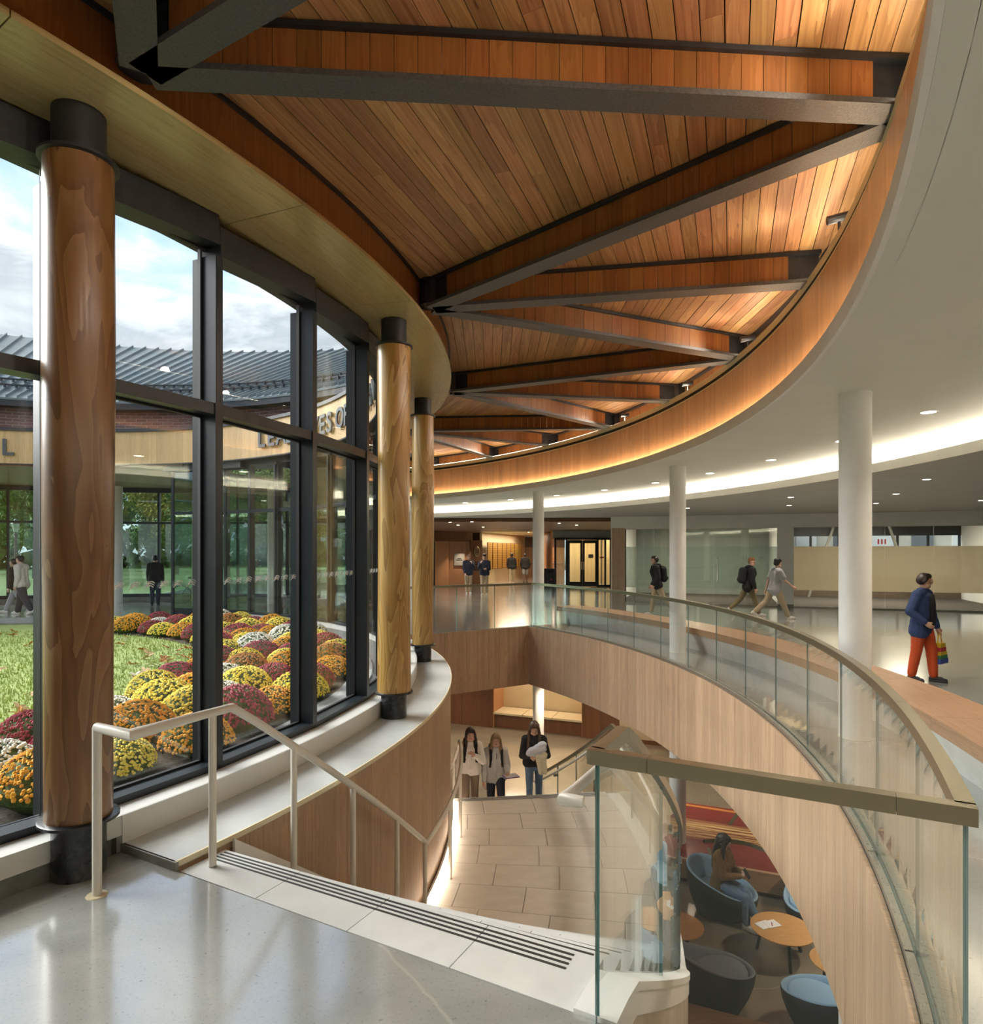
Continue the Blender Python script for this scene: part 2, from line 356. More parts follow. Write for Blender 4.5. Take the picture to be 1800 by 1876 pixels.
M['plank'] = wood('fir_plank', (.22, .10, .038), (.39, .205, .085), (.53, .32, .15), 'u', 1.0, 0.45, 0.24, knots=0.9, contrast=0.9, hue=0.012, bands=7)
M['web'] = wood('beam_fir_board', (.155, .055, .014), (.25, .10, .026), (.325, .145, .045), 'v', 1.0, 0.38, 0.16, contrast=0.7, bands=8, hue=0.006)
M['ashv'] = wood('ash_veneer_vertical', (.31, .19, .112), (.505, .345, .222), (.59, .425, .285), 'v', 2.2, 0.40, 0.05, contrast=0.75, boards=0.09, bands=5)
M['ashw'] = wood('oak_veneer_wall', (.24, .145, .08), (.40, .255, .15), (.49, .33, .205), 'v', 2.0, 0.38, 0.05, contrast=0.75, boards=0.14, bands=6)
M['band'] = wood('oak_veneer_band', (.32, .165, .075), (.50, .285, .145), (.60, .37, .20), 'v', 2.0, 0.36, 0.05, contrast=0.6, boards=0.10, bands=5)
M['soffit'] = wood('pale_ash_soffit', (.26, .20, .075), (.47, .38, .175), (.52, .43, .21), 'u', 0.9, 0.24, 0.03, contrast=0.55, bands=16)
M['benchw'] = wood('oak_bench', (.24, .13, .07), (.375, .225, .13), (.44, .28, .175), 'u', 1.4, 0.38, 0.03, contrast=0.7, bands=9)
M['darkw'] = wood('dark_walnut_panel', (.085, .032, .012), (.145, .060, .024), (.20, .09, .04), 'v', 1.6, 0.4, 0.05, contrast=0.7, boards=0.12)
M['warmw'] = wood('warm_oak_panel', (.34, .15, .06), (.50, .25, .12), (.58, .32, .17), 'v', 1.6, 0.42, 0.05, contrast=0.6, boards=0.12)
M['extw'] = wood('exterior_cedar', (.42, .24, .09), (.62, .40, .19), (.72, .50, .27), 'v', 1.6, 0.5, 0.05, contrast=0.6, boards=0.12)
M['tablew'] = wood('oak_table', (.36, .17, .05), (.52, .28, .10), (.60, .35, .14), 'u', 1.4, 0.36, 0.05, coord='Object', contrast=0.5)
M['ledge'] = noisy('grey_solid_surface', (.54, .56, .545), (.59, .61, .59), 4, 0.26)
M['gwin'] = glass('window_glass', (0.965, 0.98, 0.97), 1.45)
M['gguard'] = glass('guard_glass', (0.975, 0.985, 0.98), 1.48)
M['gjoint'] = mat('glass_joint', (.30, .40, .39), 0.2)
M['gedge'] = mat('glass_edge', (.035, .16, .155), 0.12, spec=0.8)
M['gfar'] = glass('far_window_glass', (0.80, 0.90, 0.86), 1.6)
M['groom'] = glass('room_glass', (0.86, 0.89, 0.86), 1.5)
M['frost'] = glass('frosted_film', (0.9, 0.95, 0.92), 1.5, film=(.60, .50, .35, 0.94))
M['frostg'] = glass('greenish_frosted_film', (0.8, 0.9, 0.86), 1.5, film=(.38, .47, .42, 0.6))
M['led'] = emis('cove_led', (1.0, 0.76, 0.52), 40.0)
M['ledw'] = emis('cove_led_soft', (1.0, 0.88, 0.72), 11.0)
M['up'] = emis('uplight_led', (1.0, 0.84, 0.66), 12.0)
M['lens'] = emis('downlight_lens', (1.0, 0.86, 0.68), 22.0)
# ================================================================== STRUCTURE
A0, A1 = -28.6, 32.3            # the stair opening runs between these angles
RISE = 0.1625; TA1 = 1.336; TA2 = 1.42
NOSE1 = -26.9; LAND0 = NOSE1 + 11*TA1; LAND1 = 7.0
def pitch(a):                   # height of the nosing line along the stair
    if a <= NOSE1: return 0.0
    if a <= LAND0: return -RISE*(1 + (a-NOSE1)/TA1) if a > NOSE1+0.01 else 0.0
    if a <= LAND1: return -1.95
    return max(-3.9, -1.95 - RISE*(1+(a-LAND1)/TA2))
def stepz(a):                   # top of the tread at this angle
    if a <= NOSE1: return 0.0
    if a <= LAND0: return -RISE*(math.floor((a-NOSE1)/TA1)+1)
    if a <= LAND1: return -1.95
    return max(-3.9, -1.95-RISE*(math.floor((a-LAND1)/TA2)+1))
def slope(a):                   # smooth version for rails
    if a <= NOSE1: return 0.0
    if a <= LAND0: return -1.95*(a-NOSE1)/(LAND0-NOSE1)
    if a <= LAND1: return -1.95
    e = LAND1+11*TA2
    if a <= e: return -1.95-1.95*(a-LAND1)/(e-LAND1)
    return -3.9
def struct(name, mb, m, parent=None, **kw):
    o = mb.build(name, m, parent, kind=None if parent is not None else 'structure', **kw); return o

# floors
fl = MB()
fl.sweep(bx(14.26, 60, -0.30, 0), -110, 100, 2)
fl.sweep(bx(9.93, 14.26, -0.30, 0), -110, A0, 1)
fl.sweep(bx(9.93, 14.26, -0.30, 0), A1+0.35, 100, 1)
fl.sweep(bx(9.93, 17, -0.30, 0), 100, 250, 2)
struct('floor', fl, M['floor'])
lf = MB(); lf.box((4, 10, -4.0), (44, 44, 0.2)); struct('floor', lf, M['floor2'])
us = MB(); us.sweep(bx(14.2, 30, -1.45, -1.40), -60, 75, 2); us.sweep(bx(10.3, 14.2, -1.45, -1.40), A1+0.4, 75, 2); us.sweep(bx(13.2, 14.2, -1.45, -1.4), -75, A0-0.4, 2)
struct('ceiling', us, M['ceilw'])
# upper ceilings
c1 = MB(); c1.sweep(bx(14.205, 17.75, 3.43, 3.58), -75, 75, 1.5); struct('ceiling', c1, M['ceilw'])
c2 = MB()
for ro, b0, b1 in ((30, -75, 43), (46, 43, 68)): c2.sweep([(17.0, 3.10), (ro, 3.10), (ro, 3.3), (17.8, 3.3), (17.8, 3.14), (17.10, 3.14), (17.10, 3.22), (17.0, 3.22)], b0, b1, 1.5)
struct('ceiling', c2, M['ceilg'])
t1 = MB(); t1.sweep(bx(16.985, 17.0, 3.085, 3.225), -75, 75, 1.5); struct('trim_1', t1, M['white'])
cb = MB(); cb.sweep(bx(17.74, 17.8, 3.14, 3.42), -75, 75, 3); struct('trim_2', cb, M['white'])
# roof deck above the timber ceiling, closing walls above the band
rd = MB(); rd.sweep(bx(9.46, 15.2, 4.80, 4.95), -75, 75, 2); struct('ceiling', rd, M['slot'])
wb = MB(); wb.sweep(bx(14.95, 15.05, 3.5, 4.85), -75, 75, 2); struct('wall_outer', wb, M['white'])
rt = MB(); rt.sweep(bx(9.5, 17.6, 5.18, 5.28), -75, 300, 3); struct('roof_deck', rt, M['frame'])
# closing walls behind the camera and outside the frame
wk = MB(); wk.sweep(bx(9.6, 27, 0, 5.2), -75.4, -75, 1); struct('wall_rear', wk, M['white'])
wr = MB(); wr.sweep(bx(27, 27.3, 0, 3.3), -75, 13, 2); wr.beam(P(27.15, 13, 1.65), (16.9, 19.0, 1.65), .3, 3.3); struct('wall_right', wr, M['white'])

# oak band between timber ceiling and white ceiling, one veneer panel after another
band = thing('ceiling_band', 'curved oak veneer band edging the white ceiling, lit from below', 'ceiling band'); band['kind'] = 'structure'
def panels(parent, name, r0, r1, z0, z1, a0, a1, n, m, gap=0.02, seg=1.0, jit=0.0, rnd=random):
    base = None; w = (a1-a0)/n
    for i in range(n):
        a = a0 + i*w; j = rnd.uniform(-jit, jit)
        MB().sweep(bx(r0+j, r1+j, z0, z1), a+gap/2, a+w-gap/2, seg).build(name, m, parent)
panels(band, 'panel', 14.20, 14.24, 3.45, 4.26, -64, 60, 60, M['band'], 0.012, 0.8)
MB().sweep(bx(14.205, 14.25, 4.26, 4.285), -75, 62, 1).build('cap', M['pale'], band)
MB().sweep(bx(14.225, 14.28, 4.285, 4.345), -75, 62, 1).build('shadow_gap', M['slot'], band)
MB().sweep(bx(14.235, 14.34, 4.345, 4.44), -75, 62, 1).build('top_trim', M['pale'], band)
MB().sweep(bx(14.085, 14.115, 3.428, 3.56), -75, 62, 0.7).build('light_lip', M['white'], band); MB().sweep(bx(14.116, 14.206, 3.43, 3.455), -75, 62, 0.7).build('light_trough', M['ceilw'], band)
MB().sweep(bx(14.125, 14.165, 3.475, 3.485), -75, 62, 1).build('light_strip', M['led'], band)
MB().sweep(bx(17.35, 17.50, 3.145, 3.165), -74, 74, 1.5).build('light_strip', M['ledw'], bpy.data.objects['trim_2'])
MB().sweep(bx(14.26, 14.30, 4.442, 4.45), -60, 62, 1.5).build('uplight_strip', M['up'], band)

# soffit over the log columns, panel joints every 7 degrees or so
sof = thing('soffit', 'curved pale ash soffit running above the log columns and windows', 'soffit'); sof['kind'] = 'structure'
aa = -75.0
while aa < 62:
    MB().sweep(bx(9.62, 10.44, 4.37, 4.405), aa+0.02, aa+10.43, 0.7).build('panel', M['soffit'], sof); aa += 10.45
MB().sweep(bx(10.36, 10.40, 4.405, 4.70), -75, 62, 1).build('web_board', M['web'], sof)
MB().sweep(bx(10.33, 10.42, 4.70, 4.73), -75, 62, 1).build('top_rail', M['black'], sof)

# timber ceiling planks, laid along each bay
A_IN = [-70.0, -50.0, -30.0, -10.0, 10.0, 30.0, 50.0, 70.0]
A_OUT = A_IN
tim = thing('timber_ceiling', 'ceiling of knotty fir planks laid tangentially between the roof beams', 'timber ceiling'); tim['kind'] = 'structure'
rp = random.Random(3)
def line_hit(p, d, q, e):        # p + t d  meets  q + s e
    den = d.x*e.y - d.y*e.x; w = q-p; return (w.x*e.y - w.y*e.x)/den
for k in range(1, 6):
    L0 = (P(10.5, A_IN[k]).xy, P(14.15, A_OUT[k]).xy); L1 = (P(10.5, A_IN[k+1]).xy, P(14.15, A_OUT[k+1]).xy)
    am = (A_OUT[k]+A_OUT[k+1]+A_IN[k]+A_IN[k+1])/4
    rdv = Vector((cos(rad(am)), sin(rad(am)))); td = Vector((-sin(rad(am)), cos(rad(am)))); Cc = Vector((CX, CY))
    w = 0.128; s = 10.12; row = 0
    while s < 14.85:
        e = []
        for (ss) in (s+0.003, s+w-0.003):
            p = Cc + rdv*ss
            e.append((line_hit(p, td, L0[0], L0[1]-L0[0]), line_hit(p, td, L1[0], L1[1]-L1[0])))
        cuts = [0.0, 1.0]
        if rp.random() < 0.45: cuts = [0.0, rp.uniform(0.2, 0.8), 1.0]
        zz = 4.735 + rp.uniform(-0.003, 0.003)
        for c0, c1_ in zip(cuts, cuts[1:]):
            pts = []
            for (ss, (t0, t1_), f) in ((s+0.003, e[0], c0), (s+0.003, e[0], c1_), (s+w-0.003, e[1], c1_), (s+w-0.003, e[1], c0)):
                t = t0 + (t1_-t0)*f + (0.002 if f == c0 and c0 > 0 else 0)
                pts.append((ss, t))
            V = []; UVv = []
            for z in (zz, zz+0.02):
                for (ss, t) in pts:
                    q = Cc + rdv*ss + td*t; V.append((q.x, q.y, z)); UVv.append((t, ss))
            Fc = [(0,3,2,1), (4,5,6,7), (0,1,5,4), (1,2,6,5), (2,3,7,6), (3,0,4,7)]
            mk('plank', V, Fc, M['plank'], tim, uvs=[[UVv[i] for i in f] for f in Fc])
        s += w; row += 1

# roof beams: timber-clad webs on dark steel flanges, three from every inner node
def roof_beam(p, q, label):
    p, q = Vector((p.x, p.y, 0)), Vector((q.x, q.y, 0)); d = (q-p); L = d.length; d.normalize(); ang = atan2(d.y, d.x)
    t = thing('roof_beam', label, 'roof beam', (p.x, p.y, 4.42), ang, 'timber-clad roof beams of the zigzag ceiling')
    MB().box((L/2, 0, 0.0175), (L-0.1, 0.185, 0.035)).build('bottom_flange', M['flange'], t)
    MB().box((L/2, 0, 0.2925), (L-0.1, 0.15, 0.03)).build('top_flange', M['black'], t)
    n = int((L-0.75)/0.128); x0 = 0.32; w = (L-0.32-0.34)/n
    me = None
    for i in range(n):
        if me is None:
            o = MB().beam((0, 0, 0), (0, 0, 0.243), 0.085, w-0.003, up=Vector((1, 0, 0))).build('board', M['web'], t)
            # grain stands upright on the board
            me = o.data
            uvl = me.uv_layers[0]
            for pl in me.polygons:
                for li in pl.loop_indices:
                    v = me.vertices[me.loops[li].vertex_index].co; uvl.data[li].uv = (v.x+v.y*0.3, v.z)
        else: o = link('board', me, t)
        o.location = (x0 + w*(i+0.5), (i % 3-1)*0.0006, 0.035)
    MB().box((0.2, 0, 0.157), (0.24, 0.06, 0.243)).box((L-0.2, 0, 0.157), (0.28, 0.06, 0.243)).build('end_plate', M['black'], t)
    return t
outer = [-60.0 + 10*i for i in range(13)]
names = ['nearest corner over the camera', 'first', 'second', 'third', 'fourth']
lab_dir = ['near diagonal', 'radial', 'far diagonal']
lab_node = {1: 'left-hand log column behind the camera', 2: 'big log column at left', 3: 'middle log column', 4: 'far log column', 5: 'hidden column past the far log column'}
for k in range(1, 6):
    for j in range(3):
        oi_ = 2*(k-1) + j
        if oi_ >= len(outer): continue
        roof_beam(P(10.5, A_IN[k]), P(14.42, outer[oi_]), '%s timber-clad steel beam springing from above the %s' % (lab_dir[j], lab_node[k]))
nod = thing('beam_node', 'black steel plates joining roof beams above the soffit edge', 'steel plates'); nod['kind'] = 'structure'
for a in A_IN[1:7]: MB().lathe([(0.125, 4.46), (0.125, 4.73)], 12, P(10.52, a)).build('plate', M['black'], nod)
ring = thing('ring_beam', 'timber-clad ring beam behind the oak band, dark steel flange', 'ring beam'); ring['kind'] = 'structure'
panels(ring, 'board', 14.50, 14.54, 4.43, 4.70, -60, 60, 110, M['web'], 0.02, 1.2)
MB().sweep(bx(14.44, 14.6, 4.70, 4.73), -62, 62, 1).build('top_flange', M['black'], ring)
for a in outer: MB().box(P(14.45, a, 4.1), (0.12, 0.26, 1.2), rad(a)).build('post', M['black'], ring)

# small uplight fixtures on the band top
for i, (a) in enumerate((-25.5, -20.0, -14.2, -2.0, 7.0, 17.0)):
    t = thing('spotlight', 'small black spotlight on top of the oak band, %s along it from the right' % ['first', 'second', 'third', 'fourth', 'fifth', 'sixth'][i], 'spotlight', P(14.25, a, 4.44), rad(a), 'uplights on the band')
    MB().tube([(0, 0, 0), (0, 0, .09)], .012, 8).build('stem', M['black'], t); MB().tube([(-.09, 0, .10), (.09, 0, .13)], .035, 10).build('head', M['black'], t)

# ------------------------------------------------------------------ curved window wall
RW = 9.62
marks = []
wing_me = None
def wing_mesh():
    m = MB()
    for k in range(3):
        pts = []
        for i in range(9):
            t = i/8; x = -0.034 + 0.068*t; z = 0.016*sin(pi*min(1, t*1.15)) + 0.010 - 0.014*k - 0.006*t + (0.012*k if False else 0)
            pts.append((x + 0.006*k, 0, z))
        for a, b in zip(pts, pts[1:]):
            wdt = 0.0042
            m.add([(a[0], 0, a[2]-wdt), (b[0], 0, b[2]-wdt*.7), (b[0], 0, b[2]+wdt*.7), (a[0], 0, a[2]+wdt)], [(0, 1, 2, 3)])
    me = bpy.data.meshes.new('mark'); me.from_pydata([tuple(v) for v in m.V], [], m.F); me.materials.append(mat('white_decal', (.85, .86, .86), 0.5)); return me
def pane(name, p0, p1, z0, z1, th, m, me_, parent, inset=0.0):
    d = (p1-p0); L = d.length; d = d/L; n = Vector((d.y, -d.x, 0)); o = th/2
    a, b = p0 + d*inset, p1 - d*inset
    V = [a-n*o, b-n*o, b+n*o, a+n*o]; V = [(v.x, v.y, z0) for v in V] + [(v.x, v.y, z1) for v in V]
    Fc = [(0, 3, 2, 1), (4, 5, 6, 7), (0, 1, 5, 4), (1, 2, 6, 5), (2, 3, 7, 6), (3, 0, 4, 7)]
    return mk(name, V, Fc, None, parent, mats=[m, me_], fm=[1, 1, 0, 1, 0, 1])
win_angles = [-30.55 + 7.1*i for i in range(-6, 14)]       # -73 .. 61
win_angles[6] += 0.32
for i, (a, b) in enumerate(zip(win_angles, win_angles[1:])):
    w = thing('window_%d' % (i+1), 'tall dark-framed window bay of the curved courtyard glazing', 'window'); w['kind'] = 'structure'
    for k in ('label', 'category'):
        if k in w: del w[k]
    near = -35 < a < 10
    p0, p1 = P(RW, a), P(RW, b); d = (p1-p0).normalized(); n = Vector((cos(rad(a)), sin(rad(a)), 0))
    MB().box(P(9.69, a, 2.16), (0.15, 0.07, 3.82), rad(a)).build('mullion', M['frame'], w)
    MB().box(P(9.555, a, 2.16), (0.07, 0.05, 3.82), rad(a)).build('mullion_cap', M['frame'], w)
    q0, q1 = P(9.68, a), P(9.68, b)
    for z, h in ((2.92, 0.085),):
        MB().beam((q0.x, q0.y, z), (q1.x, q1.y, z), 0.15, h).build('transom', M['frame'], w)
    MB().beam((q0.x, q0.y, 0.245), (q1.x, q1.y, 0.245), 0.17, 0.05).build('sill_frame', M['frame'], w)
    MB().beam((q0.x, q0.y, 4.18), (q1.x, q1.y, 4.262), 0.19, 0.22).build('head_frame', M['black'], w)
    for z0, z1 in ((0.27, 2.878), (2.962, 4.145)):
        pane('pane', p0, p1, z0, z1, 0.012, M['gwin'], M['gasket'], w, 0.036)
        if near:          # thin gaskets framing the pane
            g = MB()
            for (za, zb) in ((z0, z0+0.016), (z1-0.016, z1)):
                g.beam(((p0.x), p0.y, (za+zb)/2), (p1.x, p1.y, (za+zb)/2), 0.03, 0.016)
            for pp in (p0+d*0.046, p1-d*0.046): g.beam((pp.x, pp.y, z0), (pp.x, pp.y, z1), 0.03, 0.016, up=d)
            g.build('gasket', M['gasket'], w)
    if -35 < a < 2:
        L = (p1-p0).length
        if wing_me is None: wing_me = wing_mesh()
        nm = 9
        for j in range(nm):
            pp = p0 + d*(0.12 + (L-0.24)*j/(nm-1)) + Vector((d.y, -d.x, 0))*0.0085
            o = link('mark', wing_me, w); o.location = (pp.x, pp.y, 1.62); o.rotation_euler = (0, 0, atan2(d.y, d.x)+pi)
# curb and ledge under the glass
cu = MB(); cu.sweep(bx(9.60, 9.93, 0.10, 0.222), -75, 62, 0.7); struct('trim_3', cu, M['curb'])
cu2 = MB(); cu2.sweep(bx(9.60, 9.88, -0.3, 0.10), -75, A0-0.2, 1); cu2.sweep(bx(9.60, 9.93, -0.3, 0.10), A0-0.2, 62, 1); struct('trim_4', cu2, M['wetconc'])
cf = MB(); cf.sweep(bx(9.925, 9.935, 0.05, 0.222), A0, 62, 0.7); struct('trim_5', cf, M['curb'])
ld = thing('ledge', 'pale grey curved ledge over the oak-veneer stair wall', 'ledge'); ld['kind'] = 'structure'
MB().sweep(bx(9.93, 10.44, 0.012, 0.05), A0, A1, 0.7).build('ledge_top', M['ledge'], ld)
MB().sweep(bx(10.432, 10.446, 0.018, 0.052), A0, A1, 0.7).build('edge_trim', M['pale'], ld)
MB().box(P(10.19, A0, 0.025), (0.53, 0.02, 0.05), rad(A0)).build('end_trim', M['wetconc'], ld)
MB().sweep(bx(9.93, 10.30, -3.9, 0.012), A0, A1, 1).build('core', M['wetconc'], ld)
lw = thing('wall_stair', 'oak', 'wall'); lw['kind'] = 'structure'; del lw['label']; del lw['category']
panels(lw, 'panel', 10.39, 10.432, -3.88, 0.012, A0, A1, 20, M['ashw'], 0.015, 0.6)

# ------------------------------------------------------------------ slab edge fascia
fs = thing('wall_fascia', 'x', 'x'); fs['kind'] = 'structure'; del fs['label']; del fs['category']
panels(fs, 'panel', 14.10, 14.13, -1.45, -0.01, A0, A1, 50, M['ashv'], 0.012, 0.65)
pA, pB = P(14.10, A1), P(9.95, A1)
nF = 14
dv = (pB-pA)/nF; u = (pB-pA).normalized(); nrm = Vector((u.y, -u.x, 0))
for i in range(nF):
    a = pA + dv*i; b = a + dv - u*0.006
    MB().beam((a.x, a.y, -0.73), (b.x, b.y, -0.73), 0.03, 1.44).build('panel', M['ashv'], fs)
    o = fs.children[-1]
sl = MB(); sl.sweep(bx(14.13, 14.3, -1.45, -0.02), A0-2, A1, 0.8); sl.sweep(bx(9.95, 14.3, -1.4, -0.01), A1+0.1, A1+0.9, 1); sl.sweep(bx(9.95, 14.2, -1.4, -0.01), A0-0.9, A0-0.05, 1)
struct('floor_edge', sl, M['wetconc'])

# ------------------------------------------------------------------ lower level shell
def wallseg(name, p, q, z0, z1, th, m, parent=None):
    b = MB().beam((p[0], p[1], (z0+z1)/2), (q[0], q[1], (z0+z1)/2), th, z1-z0)
    return struct(name, b, m, parent)
la, lb = Vector((-5.0, 23.47)), Vector((14.0, 15.9))
def lwp(x): t = (x-la.x)/(lb.x-la.x); return la + (lb-la)*t
wl = thing('wall_back', 'x', 'x'); wl['kind'] = 'structure'; del wl['label']; del wl['category']
wallseg('panel', lwp(-5), lwp(-2.0), -3.9, -1.45, 0.1, M['darkw'], wl); wallseg('panel', lwp(-1.99), lwp(-0.98), -3.9, -1.45, 0.1, M['darkw'], wl); wallseg('panel', lwp(-0.97), lwp(0.05), -3.9, -1.45, 0.1, M['darkw'], wl)
wallseg('panel', lwp(2.83), lwp(3.35), -3.9, -1.45, 0.1, M['darkw'], wl); wallseg('panel', lwp(3.36), lwp(3.9), -3.9, -1.45, 0.1, M['darkw'], wl)
wallseg('panel', lwp(3.9), lwp(14), -3.9, -1.45, 0.1, M['beige'], wl)
wd = (lb-la).normalized(); wn_ = Vector((-wd.y, wd.x))      # away from the camera
q0, q1 = lwp(0.05), lwp(2.83); r0, r1 = q0 + wn_*0.95, q1 + wn_*0.95
wallseg('panel', q0, r0, -3.9, -1.45, 0.06, M['warmw'], wl); wallseg('panel', q1, r1, -3.9, -1.45, 0.06, M['warmw'], wl)
wallseg('panel', r0, r1, -3.9, -1.45, 0.06, M['cream'], wl)
bb = MB().beam((lwp(3.9).x, lwp(3.9).y-.06, -3.84), (lwp(14).x, lwp(14).y-.06, -3.84), 0.03, 0.12); struct('baseboard_back', bb, M['darkw'])
# lower far right closing walls
wz = MB(); wz.box((16, 10, -2.7), (0.2, 20, 2.5)); struct('wall_lower_right', wz, M['beige'])
wz = MB(); wz.box((6, -1.2, -2.7), (22, 0.2, 2.5)); struct('wall_lower_front', wz, M['beige'])
# wall below the camera's landing
wz = MB(); wz.box(P(13.65, A0-0.75, -2.0), (1.1, 0.1, 3.8), rad(A0)); struct('wall_landing', wz, M['cream'])

# ------------------------------------------------------------------ concourse back walls
WA, WB_ = Vector((4.9, 23.4)), Vector((16.5, 19.3))
def ray_wall(px, A=WA, B=WB_):
    t = (px-900)/F; d = B-A      # A.x + s d.x = t (A.y + s d.y)
    s = (t*A.y - A.x)/(d.x - t*d.y); return A + d*s
wu = (WB_-WA).normalized(); wn = Vector((-wu.y, wu.x))
wv = thing('wall_far', 'x', 'x'); wv['kind'] = 'structure'; del wv['label']; del wv['category']
x0, x1, x2, x3, x4, x5 = [ray_wall(p) for p in (1121, 1145, 1423, 1453, 1800, 1900)]
wallseg('header', x0, x1, 2.70, 3.10, 0.16, M['white'], wv); wallseg('oak_panel', x0, x1, 0.0, 2.70, 0.14, M['ashv'], wv)
wallseg('header', x1, x5, 2.66, 3.10, 0.16, M['white'], wv); wallseg('pier', x2, x3, 0.12, 2.66, 0.16, M['white'], wv); wallseg('pier_base', x2, x3, 0.0, 0.12, 0.17, M['wetconc'], wv)
def room_glazing(name, a, b, n, m_film, frost=(0.59, 2.03)):
    w = thing(name, 'x', 'x'); w['kind'] = 'structure'; del w['label']; del w['category']
    for i in range(n):
        p = a + (b-a)*(i/n); q = a + (b-a)*((i+1)/n); p3, q3 = Vector((p.x, p.y, 0)), Vector((q.x, q.y, 0))
        pane('pane', p3, q3, 0.05, 2.65, 0.014, M['groom'], M['steel'], w, 0.006)
        off = wn*0.012
        mk('frosted_film', [(p.x+off.x, p.y+off.y, frost[0]), (q.x+off.x, q.y+off.y, frost[0]), (q.x+off.x, q.y+off.y, frost[1]), (p.x+off.x, p.y+off.y, frost[1])], [(0, 1, 2, 3)], m_film, w)
    MB().beam((a.x, a.y, 0.03), (b.x, b.y, 0.03), 0.05, 0.06).build('floor_channel', M['steel'], w)
    MB().beam((a.x, a.y, 2.655), (b.x, b.y, 2.655), 0.04, 0.02).build('head_channel', M['steel'], w)
    return w
g1 = room_glazing('window_41', x1, x2, 5, M['frostg']); MB().beam((x1.x, x1.y, 0.0), (x1.x, x1.y, 2.66), 0.05, 0.05).build('jamb', M['frame'], g1)
hb = ray_wall(1313) - wn*0.03
MB().tube([(hb.x, hb.y, 0.8), (hb.x, hb.y-0.06, 0.82), (hb.x, hb.y-0.06, 1.62), (hb.x, hb.y, 1.64)], 0.014, 8).build('pull_handle', M['steel'], g1)
g2 = room_glazing('window_42', x3, x5, 5, M['frost'])
# rooms behind
def back(p, d): return p + wn*d
rw = thing('wall_rooms', 'x', 'x'); rw['kind'] = 'structure'; del rw['label']; del rw['category']
carpet = noisy('dark_carpet', (.05, .04, .032), (.075, .062, .05), 60, 0.95)
MB().prism([x0, x5, back(x5, 6.5), back(x0, 6.5)], 0.004, 0.012).build('carpet', carpet, rw); MB().prism([x0, x5, back(x5, 6.6), back(x0, 6.6)], 3.085, 3.32).build('room_ceiling', M['ceilg'], rw)
wallseg('partition', back(x2, 0.1)+wu*0.2, back(x2, 6.4)+wu*0.2, 0, 3.1, 0.12, M['white'], rw)
wallseg('side_wall', back(x0, 0.1), back(x0, 6.4), 0, 3.1, 0.12, M['white'], rw)
wallseg('side_wall', back(x5, 0.1), back(x5, 6.4), 0, 3.1, 0.12, M['white'], rw)
wallseg('rear_wall', back(x0, 6.5), back(x2, 6.5)+wu*0.2, 0, 3.1, 0.12, noisy('grey_green_wall', (.25, .28, .25), (.3, .33, .3), 2, 0.7), rw)
wallseg('rear_wall', back(x2, 6.5)+wu*0.2, back(x5, 6.5), 0, 0.9, 0.12, noisy('brown_wall', (.11, .08, .055), (.14, .10, .07), 3, .7), rw); wallseg('rear_head', back(x2, 6.5)+wu*0.2, back(x5, 6.5), 2.5, 3.1, 0.12, M['black'], rw)
for i in range(9):
    p = back(x3, 6.5) + wu*(0.2 + i*1.05); MB().beam((p.x, p.y, 0.9), (p.x, p.y, 2.5), 0.07, 0.07).build('mullion', M['black'], rw)
for (s0, sg) in ((1.1, 1), (4.9, -1)):
    p = back(x3, 5.9) + wu*s0; q = p + wu*1.0*sg
    MB().beam((p.x, p.y, 0.0), (q.x, q.y, 3.1), 0.09, 0.09).build('brace', M['wetconc'], rw)

# pale building seen over the film through the rear windows of the right-hand room
pb = thing('wall_neighbour', 'x', 'x'); pb['kind'] = 'structure'; del pb['label']; del pb['category']
a_, b_ = back(x3, 12)-wu*3, back(x5, 12)+wu*6
wallseg('pale_wall', a_, b_, 0, 4.6, 0.3, noisy('neighbour_render', (.62, .57, .47), (.70, .65, .55), 1.5, .7), pb)
for i in range(9):
    p = a_ + (b_-a_)*(0.06+0.105*i) - wn*0.17; q = p + wu*0.9
    MB().beam((p.x, p.y, 2.5), (q.x, q.y, 2.5), 0.04, 0.75).build('window_panel', mat('neighbour_glass', (.20, .21, .22), .3) if i % 2 else M['white'], pb)
fl_ = back(ray_wall(1690), 6.2)
for i in range(3): MB().box((fl_.x + wu.x*.12*i, fl_.y + wu.y*.12*i, 2.26), (.05, .03, .2)).build('red_stripe', mat('flag_red', (.45, .03, .05), .6), pb)

# left: double doors, corridor, donor wall
dz = 2.58
D0, D1 = Vector((3.33, 34.7)), Vector((6.36, 34.7))
dd = thing('door_1', 'x', 'x'); dd['kind'] = 'structure'; del dd['label']; del dd['category']
fr = MB(); yb = 34.7
for xx in (3.38, 3.98, 5.62, 6.02, 6.31): fr.box((xx, yb, dz/2), (0.10, 0.10, dz))
fr.box((4.84, yb, dz-0.05), (2.96, 0.10, 0.10)); fr.box((3.68, yb, 0.05), (0.6, 0.1, 0.1)); fr.box((5.97, yb, 0.05), (0.7, 0.1, 0.1)); fr.build('frame', M['black'], dd)
for xx in (4.42, 5.21):
    lf_ = MB(); lf_.box((xx-0.335, yb-.02, 1.24), (0.11, 0.06, 2.46)); lf_.box((xx+0.335, yb-.02, 1.24), (0.11, 0.06, 2.46)); lf_.box((xx, yb-.02, 0.14), (0.6, 0.06, 0.26)); lf_.box((xx, yb-.02, 2.39), (0.6, 0.06, 0.17)); o = lf_.build('leaf', M['black'], dd)
    MB().box((xx, yb, 1.29), (0.58, 0.012, 2.04)).build('pane', M['gfar'], o)
    hx = xx + (0.335 if xx < 5 else -0.335); MB().box((hx, yb-0.07, 1.12), (0.05, 0.05, 0.42)).build('pull_handle', M['pale'], o)
